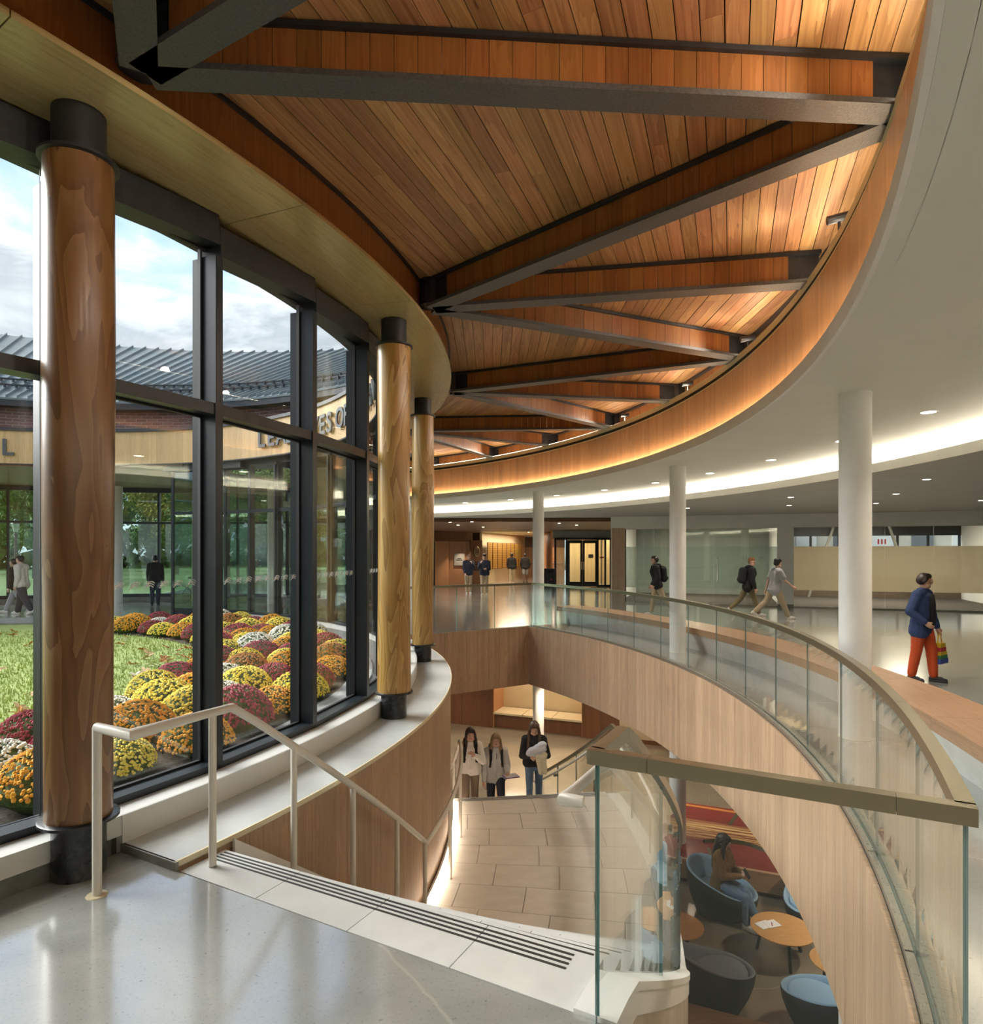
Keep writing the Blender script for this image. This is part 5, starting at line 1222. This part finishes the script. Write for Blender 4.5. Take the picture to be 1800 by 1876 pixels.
# ================================================================== PEOPLE
skin_l = noisy('skin_light', (.56, .34, .25), (.62, .39, .29), 20, 0.5); skin_m = noisy('skin_tan', (.42, .25, .17), (.48, .29, .20), 20, 0.5); skin_d = noisy('skin_dark', (.12, .065, .04), (.16, .085, .055), 20, 0.5)
for m_ in (skin_l, skin_m): m_.node_tree.nodes['Principled BSDF'].inputs['Subsurface Weight'].default_value = 0.06
eye_m = mat('eye_white', (.75, .72, .68), .25); iris_m = mat('iris_dark', (.03, .02, .015), .2); lip_m = mat('lips', (.42, .16, .14), .45); shoe_w = noisy('shoe_white', (.72, .70, .66), (.8, .78, .74), 20, .5); shoe_k = mat('shoe_black', (.012, .012, .013), .5); sole_m = mat('sole_pale', (.62, .58, .50), .6)
def cloth(name, c, v=0.06, scale=120, bump=.2): return noisy(name, tuple(x*(1-v) for x in c), tuple(min(1, x*(1+v)) for x in c), scale, 0.85, bump=bump)
def hairm(name, c): return noisy(name, tuple(x*.6 for x in c), tuple(min(1, x*1.5) for x in c), 1.0, 0.45, stretch=(90, 90, 6), coat=0.0)
H_DK, H_BR, H_BL, H_GI, H_BK = hairm('hair_dark_brown', (.022, .014, .010)), hairm('hair_brown', (.075, .042, .022)), hairm('hair_blonde', (.21, .135, .07)), hairm('hair_ginger', (.26, .12, .04)), hairm('hair_black', (.010, .009, .009))
def cap_mesh(bm_V, bm_F, p0, p1, r0, r1, n=10, sx=1.0):
    p0, p1 = Vector(p0), Vector(p1); d = p1-p0; L = d.length
    d = d/L if L > 1e-6 else Vector((0, 0, 1)); x = d.orthogonal().normalized(); y = d.cross(x)
    st = []; q = 4
    for i in range(q+1):
        t = -pi/2 + (pi/2)*i/q; st.append((p0 + d*r0*sin(t), max(1e-4, r0*cos(t))))
    for i in range(q+1):
        t = (pi/2)*i/q; st.append((p1 + d*r1*sin(t), max(1e-4, r1*cos(t))))
    b = len(bm_V)
    for c, r in st: 
        for j in range(n): bm_V.append(c + (x*cos(2*pi*j/n)+y*sin(2*pi*j/n))*r)
    for i in range(len(st)-1):
        for j in range(n): bm_F.append((b+i*n+j, b+i*n+(j+1) % n, b+(i+1)*n+(j+1) % n, b+(i+1)*n+j))
    bm_F.append(tuple(b+j for j in reversed(range(n)))); bm_F.append(tuple(b+(len(st)-1)*n+j for j in range(n)))
def fuse(name, caps, mat_, parent, voxel=0.009, smooth=4, folds=0.0, fscale=9.0, seed=0.0):
    """one continuous skin over a chain of tapered capsules"""
    V = []; Fc = []
    for c in caps: cap_mesh(V, Fc, *c)
    me = bpy.data.meshes.new(name); me.from_pydata([tuple(v) for v in V], [], Fc); me.update()
    o = bpy.data.objects.new('tmp', me); COL.objects.link(o)
    md = o.modifiers.new('r', 'REMESH'); md.mode = 'VOXEL'; md.voxel_size = voxel; md.use_smooth_shade = True
    if smooth: s_ = o.modifiers.new('s', 'SMOOTH'); s_.factor = 0.5; s_.iterations = smooth
    dg = bpy.context.evaluated_depsgraph_get(); m2 = bpy.data.meshes.new_from_object(o.evaluated_get(dg))
    bpy.data.objects.remove(o); bpy.data.meshes.remove(me)
    if folds:
        n_ = len(m2.vertices); sd = Vector((seed, seed*2, 0))
        nr = [v.normal.copy() for v in m2.vertices]
        for v, nn_ in zip(m2.vertices, nr):
            f = mnoise.noise((v.co*fscale+sd)); g = mnoise.noise((Vector((v.co.x*fscale*.6, v.co.y*fscale*.6, v.co.z*fscale*2.2))+sd)); v.co += nn_*(f*.5+g*.5)*folds
    m2.name = name; m2.materials.clear(); m2.materials.append(mat_)
    m2.polygons.foreach_set('use_smooth', [True]*len(m2.polygons)); m2.update()
    return link(name, m2, parent)
def rotv(v, axis, deg): return Matrix.Rotation(rad(deg), 3, axis) @ Vector(v)
def person(label, loc, yaw, H=1.72, vox=0.010, skin=skin_l, hair=H_DK, hair_style='short', top=None, trous=None, shoes=shoe_w, lean=4, head=(0, 0), armR=(5, 8, 15, 0), armL=(5, 8, 15, 0), legR=(0, 0), legL=(0, 0), sit=None, sleeve='long', hem=0.90, loose=1.0, fem=False, shorts=False, curl=40, collar=None, seed=1.0, shirt=None, fold=.006):
    k = H/1.72
    t = thing('person', label, 'person', loc, rad(yaw), 'people')
    def leg(side, hp, kn, out=0):
        hip = Vector((side*.085, 0, .0)); d = Vector((side*sin(rad(out)), -sin(rad(hp))*cos(rad(out)), -cos(rad(hp))*cos(rad(out)))); knee = hip + d*.43
        d2 = Vector((side*sin(rad(out*.3)), -sin(rad(hp-kn)), -cos(rad(hp-kn)))).normalized(); an = knee + d2*.41; return hip, knee, an, hp-kn
    lr = leg(-1, *legR); ll = leg(1, *legL)
    zmin = min(lr[2].z, ll[2].z)
    pz = -zmin + .075 if sit is None else sit/k
    O = Vector((0, 0, pz))
    lr = [O+v for v in lr[:3]]+[lr[3]]; ll = [O+v for v in ll[:3]]+[ll[3]]
    def T(x, y, z):        # torso frame, z measured above the hips, pitched forward by lean
        return O + Vector((x, y*cos(rad(lean)) - z*sin(rad(lean)), z*cos(rad(lean)) + y*sin(rad(lean))))
    sw = .155 if fem else .175
    nb, nk = T(0, .0, .50), T(0, -.01, .575)
    shR, shL = T(-sw, .01, .455), T(sw, .01, .455)
    def arm(sh, side, p, ab, fl, inw):
        d = Vector((side*sin(rad(ab)), -sin(rad(p))*cos(rad(ab)), -cos(rad(p))*cos(rad(ab)))); el = sh + d*.285
        d2 = Vector((-side*sin(rad(inw))+side*.3*sin(rad(ab)), -sin(rad(p+fl))*cos(rad(inw)), -cos(rad(p+fl))*cos(rad(inw)))).normalized(); wr = el + d2*.25; return el, wr, d2, d
    eR, wR, dR, uR = arm(shR, -1, *armR); eL, wL, dL, uL = arm(shL, 1, *armL)
    hy, hpch = head
    HC = nk + Vector((0, -.015, .095))
    def h(x, y, z):
        v = rotv((x, y, z), 'X', hpch); v = rotv(v, 'Z', hy); return HC + v
    s = lambda *a: tuple(a)
    caps = [
        (h(0, .015, .022), h(0, .02, .03), .086, .088), (h(0, -.012, .0), h(0, -.02, -.045), .076, .062), (h(0, -.048, -.078), h(0, -.05, -.082), .036, .034), (h(-.03, -.03, -.07), h(.03, -.03, -.07), .042, .042),
        (h(0, -.082, .012), h(0, -.104, -.026), .010, .0145), (h(-.082, .012, -.005), h(-.083, .016, -.03), .014, .012), (h(.082, .012, -.005), h(.083, .016, -.03), .014, .012), (h(-.03, -.072, .03), h(.03, -.072, .03), .018, .018),
        (nb, HC+Vector((0, .015, -.04)), .056, .05), (T(0, 0, .50), shR, .062, .055), (T(0, 0, .50), shL, .062, .055),
        (T(-.075, 0, .38), T(-.06, 0, .16), .10, .085), (T(.075, 0, .38), T(.06, 0, .16), .10, .085), (T(-.06, 0, .16), T(-.075, .01, .0), .085, .10), (T(.06, 0, .16), T(.075, .01, .0), .085, .10),
        (shR, eR, .050, .038), (eR, wR, .037, .025), (shL, eL, .050, .038), (eL, wL, .037, .025),
        (lr[0], lr[1], .080, .052), (lr[1], lr[2], .052, .035), (ll[0], ll[1], .080, .052), (ll[1], ll[2], .052, .035)]
    if fem: caps += [(T(-.07, -.075, .33), T(-.07, -.08, .32), .058, .055), (T(.07, -.075, .33), T(.07, -.08, .32), .058, .055)]
    def hand(w, d, side):
        d = d.normalized(); up = Vector((0, 0, 1)); ax = d.cross(up)
        if ax.length < .2: ax = d.cross(Vector((0, -1, 0)))
        ax.normalize(); inn = Vector((-side, 0, 0)); pal = (inn - d*inn.dot(d)).normalized(); ac = d.cross(pal)     # pal: palm normal, ac: across the palm
        if ac.y > 0: ac = -ac            # thumb side points forward
        out = [(w, w+d*.075, .027, .030), (w+d*.03+ac*.02, w+d*.085+ac*.026, .018, .014), (w+d*.03-ac*.02, w+d*.082-ac*.026, .018, .013)]
        for f, (off, l) in enumerate(((.028, .068), (.0095, .078), (-.0095, .072), (-.028, .056))):
            b = w + d*.088 + ac*off; c1_ = rad(curl*.6); d1 = d*cos(c1_)+pal*sin(c1_); m_ = b + d1*l*.52; c2_ = rad(curl*1.5); d2 = d*cos(c2_)+pal*sin(c2_); out.append((b, m_, .0098, .0092)); out.append((m_, m_+d2*l*.48, .0092, .0078))
        tb = w + d*.03 + ac*.026; tm = tb + (d*.7+ac*.6+pal*.35).normalized()*.04; out.append((tb, tm, .014, .0115)); out.append((tm, tm+(d*.9+ac*.15+pal*.4).normalized()*.032, .0115, .0085)); return out
    caps += hand(wR, dR, -1) + hand(wL, dL, 1)
    S_ = lambda cs: [(Vector(a)*k, Vector(b)*k, r0*k, r1*k) for a, b, r0, r1 in cs]
    body = fuse('body', S_(caps), skin, t, min(vox, .010), 3)
    # face
    for sx_ in (-1, 1):
        e = MB(); c = h(sx_*.031, -.083, .006)*k; e.lathe([(.0001, -.0075), (.007, -.0045), (.0098, 0), (.007, .0045), (.0001, .0075)], 10, c); e.build('eye', eye_m, t, smooth=True)
        e = MB(); c = h(sx_*.031, -.0895, .006)*k; e.lathe([(.0001, -.006), (.0048, -.0036), (.006, 0), (.0048, .0036), (.0001, .006)], 8, c); e.build('iris', iris_m, t, smooth=True)
        MB().tube([h(sx_*.015, -.093, .026)*k, h(sx_*.032, -.092, .031)*k, h(sx_*.050, -.078, .026)*k], [.0014, .0024, .001], 6).build('eyebrow', hair, t)
    MB().tube([h(-.022, -.079, -.052)*k, h(-.008, -.087, -.049)*k, h(.008, -.087, -.049)*k, h(.022, -.079, -.052)*k], [.003, .0065, .0065, .003], 8).build('mouth', lip_m, t, smooth=True)
    # hair
    hc = [(h(0, .028, .045), h(0, .045, .02), .088, .086), (h(0, -.035, .078), h(0, .03, .075), .052, .062), (h(-.05, .01, .05), h(-.062, .03, -.0), .045, .038), (h(.05, .01, .05), h(.062, .03, -.0), .045, .038)]
    if hair_style == 'curly': hc += [(h(.05*cos(i), .02+.05*sin(i), .10), h(.05*cos(i), .02+.06*sin(i), .085), .045, .045) for i in range(6)] + [(h(0, -.06, .085), h(0, -.05, .09), .04, .04)]
    if hair_style in ('long', 'longdown'):
        for sx_ in (-1, 1):
            hc += [(h(sx_*.03, -.045, .085), h(sx_*.072, -.035, .02), .038, .030), (h(sx_*.074, -.03, .02), h(sx_*.085, -.02, -.09), .030, .032)]
            a_ = h(sx_*.085, -.02, -.09); b_ = T(sx_*.10, -.085, .36); c_ = T(sx_*.105, -.115, .20)
            hc += [(a_, b_, .036, .040), (b_, c_, .040, .016)]
        hc += [(h(0, .06, .02), T(0, .11, .46), .082, .085), (T(0, .11, .46), T(0, .115, .30), .085, .05), (T(-.06, .10, .44), T(-.05, .11, .28), .05, .03), (T(.06, .10, .44), T(.05, .11, .28), .05, .03)]
    if hair_style == 'back':          # long hair falling over one shoulder, seated
        hc += [(h(0, .06, .02), T(0, .10, .46), .085, .08), (T(0, .10, .46), T(-.03, .11, .22), .08, .05), (h(-.07, -.02, .02), T(-.12, -.05, .40), .038, .045), (T(-.12, -.05, .40), T(-.11, -.10, .20), .045, .02), (h(.07, -.0, .02), T(.11, .03, .42), .036, .03), (h(0, -.05, .085), h(-.07, -.045, .0), .03, .026)]
    fuse('hair', S_(hc), hair, t, max(.007, vox*.9), 3, .004 if hair_style != 'short' else .003, 40, seed)
    # clothes
    g = .020*loose
    tc_ = [(T(0, 0, .505), shR, .068+g*.3, .060+g), (T(0, 0, .505), shL, .068+g*.3, .060+g), (T(-.08, 0, .38), T(-.07, 0, .16), .105+g*.6, .092+g), (T(.08, 0, .38), T(.07, 0, .16), .105+g*.6, .092+g), (T(0, -.01, .40), T(0, -.01, .12), .105+g*.5, .098+g), (T(-.07, 0, .16), T(-.08, .01, hem-.93+.02), .092+g, .114+g), (T(.07, 0, .16), T(.08, .01, hem-.93+.02), .092+g, .114+g), (T(-.06, .01, hem-.93+.02), T(.06, .01, hem-.93+.02), .112+g, .112+g)]
    if fem: tc_ += [(T(-.07, -.075, .33), T(-.07, -.08, .31), .066, .062), (T(.07, -.075, .33), T(.07, -.08, .31), .066, .062)]
    if sleeve == 'long': tc_ += [(shR, eR, .060+g*.8, .050+g*.7), (eR, wR-dR*.01, .050+g*.7, .034+g*.5), (shL, eL, .060+g*.8, .050+g*.7), (eL, wL-dL*.01, .050+g*.7, .034+g*.5)]
    elif sleeve == 'short': tc_ += [(shR, shR+(eR-shR)*.6, .060+g, .056+g), (shL, shL+(eL-shL)*.6, .060+g, .056+g)]
    if collar == 'hood': tc_ += [(T(-.05, .09, .52), T(.05, .09, .52), .06, .06), (T(-.07, .03, .535), T(-.04, -.05, .50), .03, .022), (T(.07, .03, .535), T(.04, -.05, .50), .03, .022)]
    elif collar: tc_ += [(T(-.06, .02, .535), T(-.03, -.055, .49), .024, .018), (T(.06, .02, .535), T(.03, -.055, .49), .024, .018), (T(-.05, .05, .535), T(.05, .05, .535), .026, .026)]
    fuse('top', S_(tc_), top, t, vox, 4, fold, 9, seed+3)
    l2 = loose*.5+.5
    pc = [(T(-.07, .01, .06), T(.07, .01, .06), .100, .100), (O+Vector((-.06, .015, -.01)), O+Vector((.06, .015, -.01)), .118, .118)]
    for q in (lr, ll):
        if shorts: pc += [(q[0], q[0]+(q[1]-q[0])*.85, .095, .088)]
        else: pc += [(q[0], q[1], .092*l2, .066*l2), (q[1], q[2]+(q[1]-q[2])*.08, .066*l2, .054*l2)]
    fuse('trousers', S_(pc), trous, t, vox, 4, fold, 10, seed+7)
    for q, sd in ((lr, -1), (ll, 1)):
        an = q[2]; pt = q[3]; tilt = max(-60, min(40, pt*.75)) if pt < -12 else (min(20, pt*.3) if pt > 0 else 0)
        fw = Vector((sd*.12, -cos(rad(tilt)), sin(rad(tilt)))).normalized(); dn = Vector((0, -sin(rad(tilt)), -cos(rad(tilt))))
        sc = [(an+dn*.03-fw*.03, an+dn*.035+fw*.10, .038, .034), (an+dn*.045+fw*.08, an+dn*.05+fw*.16, .034, .028), (an+dn*.0, an+dn*.03, .036, .040)]
        so = fuse('shoe', S_(sc), shoes, t, max(.007, vox*.8), 2)
        MB().tube([(an+dn*.068-fw*.06)*k, (an+dn*.068+fw*.02)*k, (an+dn*.068+fw*.12)*k, (an+dn*.066+fw*.185)*k], [.033*k, .034*k, .037*k, .024*k], 10).build('sole', sole_m if shoes is not shoe_k else shoe_k, so)
        for v in so.children[0].data.vertices:     # flat tread
            pass
    bpy.context.view_layer.update()
    t['k'] = k
    def world(v): return t.matrix_world @ (Vector(v)*k)
    return dict(t=t, T=T, h=h, wR=wR, wL=wL, dR=dR, dL=dL, eR=eR, eL=eL, k=k, world=world, O=O, lr=lr, ll=ll)
def backpack(pr, label, m_, size=1.0, straps=True, vox=.012):
    T, k = pr['T'], pr['k']; tt = pr['t']
    t = thing('backpack', label, 'backpack', tt.location, tt.rotation_euler.z, 'backpacks')
    cs = [(T(x, .20, z0), T(x, .20, z1), r, r) for x in (-.08, .0, .08) for z0, z1, r in ((.12, .40, .085),)] + [(T(-.07, .25, .14), T(.07, .25, .14), .065, .065), (T(-.06, .19, .44), T(.06, .19, .44), .06, .06)]
    fuse('bag', [(a*k, b*k, r0*k*size, r1*k*size) for a, b, r0, r1 in cs], m_, t, vox, 5, .004, 14, 2)
    if straps:
        for sx_ in (-1, 1): MB().tube([T(sx_*.07, .17, .47)*k, T(sx_*.10, .05, .565)*k, T(sx_*.105, -.085, .50)*k, T(sx_*.10, -.145, .36)*k, T(sx_*.12, -.11, .20)*k, T(sx_*.13, .06, .14)*k], [.02, .022, .024, .02, .014, .014], 8).build('strap', m_, t, smooth=True)
    MB().tube([T(-.03, .16, .50)*k, T(0, .15, .54)*k, T(.03, .16, .50)*k], .008, 6).build('loop', m_, t)
    return t
navy = cloth('navy_cotton', (.018, .024, .045)); black_c = cloth('black_cotton', (.012, .012, .014)); khaki = cloth('khaki_chino', (.40, .32, .21)); olive = cloth('olive_chino', (.20, .16, .08)); denim = cloth('blue_denim', (.13, .21, .33), .12, 14); denim_d = cloth('dark_denim', (.03, .04, .06), .12, 14); grey_t = cloth('grey_knit', (.60, .60, .59)); white_k = cloth('off_white_knit', (.78, .74, .69)); red_c = cloth('rust_red_twill', (.48, .065, .012)); blue_j = cloth('navy_blue_jacket', (.022, .045, .13)); brown_s = cloth('brown_suede', (.20, .105, .035), .14, 12); cargo = cloth('taupe_cargo', (.23, .17, .12)); lilac = cloth('grey_blue_tee', (.36, .36, .38))
# --- concourse
v = U(1688, 1247, 0)
A = person('person in navy jacket and rust red trousers walking right with a rainbow bag', (v.x, v.y, 0), 36, 1.56, .009, skin_m, H_DK, 'short', blue_j, red_c, shoe_k, 2, (38, 4), (-14, 22, 62, 25), (8, 8, 12, 0), (-6, 4), (14, 10), loose=1.5, hem=.80, collar='flat', seed=2, fold=.008)
k_ = A['k']; T = A['T']
MB().tube([T(.02, -.085, .47)*k_, T(.02, -.098, .32)*k_, T(.02, -.098, .12)*k_, T(.02, -.085, -.06)*k_], [.055, .07, .075, .07], 14).build('shirt', black_c, A['t'], smooth=True)
for sx_ in (-1, 1): MB().tube([A['h'](sx_*.032+.019*cos(i*pi/6), -.098, .004+.016*sin(i*pi/6))*k_ for i in range(12)], .0016, 5, closed=True).build('spectacle_rim', black_c, A['t'])
w = A['world'](A['wL'] + A['dL']*.1)
bg_ = thing('tote_bag', 'rainbow striped cloth bag hanging from the hand of the person in red trousers', 'bag', (w.x, w.y, w.z), rad(35))
MB().tube([(-.07, 0, -.14), (-.03, 0, -.02), (0, 0, 0), (.03, 0, -.02), (.07, 0, -.14)], .009, 6).build('handles', mat('bag_yellow', (.72, .48, .02), .7), bg_)
for i, (c, z0, z1) in enumerate((((.62, .42, .02), -.14, -.20), ((.48, .03, .05), -.20, -.26), ((.66, .44, .02), -.26, -.31), ((.04, .20, .06), -.31, -.36), ((.03, .07, .32), -.36, -.43))):
    w0 = .085+.012*i; MB().box((0, 0, (z0+z1)/2), (w0*2, .09+.008*i, z0-z1)).build('stripe', mat('bag_%d' % i, c, .75), bg_)
v = U(1203, 1127, 0)
B = person('person in black hoodie and khaki trousers walking left with a black backpack', (v.x, v.y, 0), -95, 1.76, .012, skin_l, H_BK, 'short', black_c, khaki, shoe_w, 5, (0, 0), (-8, 6, 40, 10), (-10, 8, 42, 10), (12, 2), (-22, 22), loose=1.3, collar='hood', hem=.86, seed=4)
backpack(B, 'black backpack worn by the person walking left past the glass room', black_c, 1.1)
v = U(1386, 1131, 0)
C_ = person('person with ginger hair in black jacket turning his head, walking right', (v.x-.05, v.y+.5, 0), 82, 1.74, .012, skin_l, H_GI, 'curly', black_c, olive, shoe_w, 8, (-55, 0), (4, 10, 10, 0), (-6, 10, 15, 0), (22, 6), (-26, 20), loose=1.3, collar='flat', hem=.84, seed=5)
backpack(C_, 'bulky black backpack on the person with ginger hair', black_c, 1.15)
v = U(1418, 1134, 0)
person('person in grey tee and khaki trousers striding right ahead of the ginger haired one', (v.x, v.y, 0), 95, 1.74, .012, skin_l, H_BK, 'curly', lilac, khaki, shoe_w, 8, (0, 4), (28, 8, 25, 0), (-24, 8, 10, 0), (26, 4), (-28, 22), sleeve='short', loose=1.5, hem=.84, seed=6)
# --- far lobby
v = U(858, 1088, 0); person('person in navy jumper raising a hand to the mouth, left of a far pair', (v.x, v.y, 0), 8, 1.74, .014, skin_l, H_BL, 'short', navy, khaki, shoe_w, 2, (8, 8), (10, 8, 30, 10), (40, 8, 100, 25), (4, 4), (-4, 4), loose=1.3, collar='flat', seed=7)
v = U(887, 1090, 0); person('person in navy jumper and khaki trousers holding a phone, right of a far pair', (v.x, v.y, 0), -6, 1.76, .014, skin_l, H_DK, 'curly', navy, khaki, shoe_w, 2, (-4, 10), (42, 8, 100, 25), (15, 8, 75, 25), (4, 4), (-4, 6), loose=1.3, collar='flat', seed=8)
v = U(937, 1068, 0); D_ = person('person in black jacket and khaki trousers far back by the plaque boards', (v.x, v.y, 0), 172, 1.78, .016, skin_d, H_BK, 'curly', black_c, khaki, shoe_w, 2, (0, 0), (4, 10, 20, 5), (4, 10, 20, 5), (8, 2), (-8, 8), loose=1.5, seed=9)
v = U(962, 1068, 0); person('person in black top and grey shorts far back by the warm corridor', (v.x, v.y, 0), 176, 1.78, .016, skin_d, H_BK, 'short', black_c, cloth('grey_shorts', (.22, .22, .23)), shoe_k, 2, (0, 0), (4, 14, 25, 10), (4, 14, 25, 10), (6, 2), (-6, 8), loose=1.3, shorts=True, seed=10)
# --- on the stair
def on_stair(r, a): return P(r, a, stepz(a))
G1 = person('woman with long dark hair in off-white top, left of three on the stair', on_stair(11.0, 15.1), 4, 1.68, .009, skin_l, H_DK, 'longdown', white_k, cargo, shoe_w, 6, (6, 2), (4, 10, 14, 0), (20, 14, 118, 40), (24, 40), (0, 4), fem=True, seed=11, hem=.92, fold=.005)
backpack(G1, 'black backpack of the left woman on the stair', black_c, .9)
G2 = person('woman with blonde hair in grey quarter-zip top, middle of three on the stair', on_stair(11.5, 15.7), 6, 1.67, .009, skin_l, H_BL, 'longdown', grey_t, denim_d, shoe_w, 6, (-4, 2), (6, 12, 14, 0), (8, 12, 70, 10), (2, 6), (30, 48), fem=True, seed=12, collar='flat', loose=1.2, hem=.86)
backpack(G2, 'black backpack of the middle woman on the stair', black_c, .95)
k_ = G2['k']; T = G2['T']; MB().tube([T(0, -.135, .47)*k_, T(0, -.155, .36)*k_], .005, 6).build('zip', black_c, G2['t'])
w = G2['world'](G2['wL']+G2['dL']*.11); fo = thing('folder', 'purple folder in the hand of the middle woman on the stair', 'folder', (w.x, w.y, w.z), rad(20)); MB().box((.06, 0, 0), (.26, .20, .014)).build('cover', mat('purple', (.10, .04, .30), .5), fo); MB().box((.06, 0, .009), (.24, .18, .004)).build('pages', mat('paper'), fo)
G3 = person('woman in black top and blue jeans carrying clothes, right of three on the stair', on_stair(12.05, 12.9), -2, 1.68, .009, skin_l, H_BR, 'longdown', black_c, denim, shoe_w, 6, (0, 22), (18, 12, 82, 38), (20, 16, 84, 40), (26, 42), (0, 5), fem=True, seed=13, loose=.9, hem=.95)
bpy.context.view_layer.update()
w = G3['world']((G3['wR']+G3['wL'])/2 + Vector((0, -.03, .06)))
bu = thing('clothes_bundle', 'bundle of white and cream clothes carried by the right woman on the stair', 'clothes', (w.x, w.y, w.z), 0)
fuse('white_garment', [(Vector((-.10, -.04, .02)), Vector((.13, -.04, .16)), .06, .07), (Vector((-.06, -.06, .06)), Vector((.12, -.05, .10)), .07, .07), (Vector((0, -.05, .02)), Vector((.12, -.04, .05)), .06, .05)], cloth('pale_grey_cloth', (.58, .60, .66)), bu, .009, 4, .018, 14, 1)
fuse('cream_garment', [(Vector((.03, -.04, .0)), Vector((.14, -.05, -.02)), .06, .07), (Vector((.06, -.06, -.02)), Vector((.10, -.05, -.30)), .06, .05), (Vector((.13, -.04, -.02)), Vector((.16, -.04, -.30)), .06, .045)], cloth('cream_cloth', (.72, .66, .50)), bu, .009, 4, .016, 14, 5)
# --- seated in the lounge
Wd = person('seated woman with long dark hair in brown suede jacket and jeans reading her phone', (3.63, 10.36, -3.9), 44, 1.68, .009, skin_l, H_DK, 'back', brown_s, denim, shoe_w, 3, (4, 24), (24, 6, 76, 32), (22, 6, 84, 34), (84, 78, 2), (92, 62, -16), sit=.53, fem=True, seed=14, collar='flat', hem=.86, loose=1.2)
w = Wd['world']((Wd['wR']+Wd['dR']*.12 + Wd['wL']+Wd['dL']*.12)/2); ph = thing('phone', 'small dark phone held by the seated woman', 'phone', (w.x, w.y, w.z+.02), rad(52)); MB().box((0, 0, 0), (.075, .012, .15), M=Matrix.Rotation(rad(-35), 3, 'X')).build('case', black_c, ph); MB().box((0, .008, .006), (.066, .003, .135), M=Matrix.Rotation(rad(-35), 3, 'X')).build('screen', mat('phone_screen', (.10, .12, .14), .1), ph)
# --- outside
v = U(40, 1127, GZ)
O1 = person('person in white puffer jacket and dark cap walking left outside', (v.x, v.y, GZ+.03), -88, 1.76, .012, skin_l, H_BK, 'short', cloth('white_puffer', (.66, .62, .56)), cloth('charcoal_trouser', (.04, .045, .055)), shoe_w, 3, (0, 4), (10, 8, 30, 0), (-8, 8, 20, 0), (14, 4), (-16, 16), loose=2.0, hem=.86, collar='flat', seed=15, fold=.012)
MB().lathe([(.104, .045), (.100, .09), (.07, .125), (.001, .135)], 16, (O1['h'](0, .01, 0))*O1['k']).build('cap', black_c, O1['t'], smooth=True)
person('person in black jacket and pale grey trousers walking left outside the windows', (v.x-.42, v.y+.35, GZ+.03), -85, 1.72, .012, skin_l, H_BK, 'short', black_c, cloth('pale_grey_jogger', (.42, .42, .45)), shoe_w, 6, (0, 8), (8, 8, 30, 0), (-6, 8, 20, 0), (26, 4), (-20, 22), loose=1.4, hem=.86, seed=16)
person('person in black standing in the open passage beside the bicycles', (-11.6, 22.6, GZ), 200, 1.76, .014, skin_l, H_BK, 'short', black_c, denim_d, shoe_k, 2, (0, 0), (4, 8, 20, 0), (4, 8, 20, 0), (4, 2), (-4, 4), loose=1.3, seed=17)
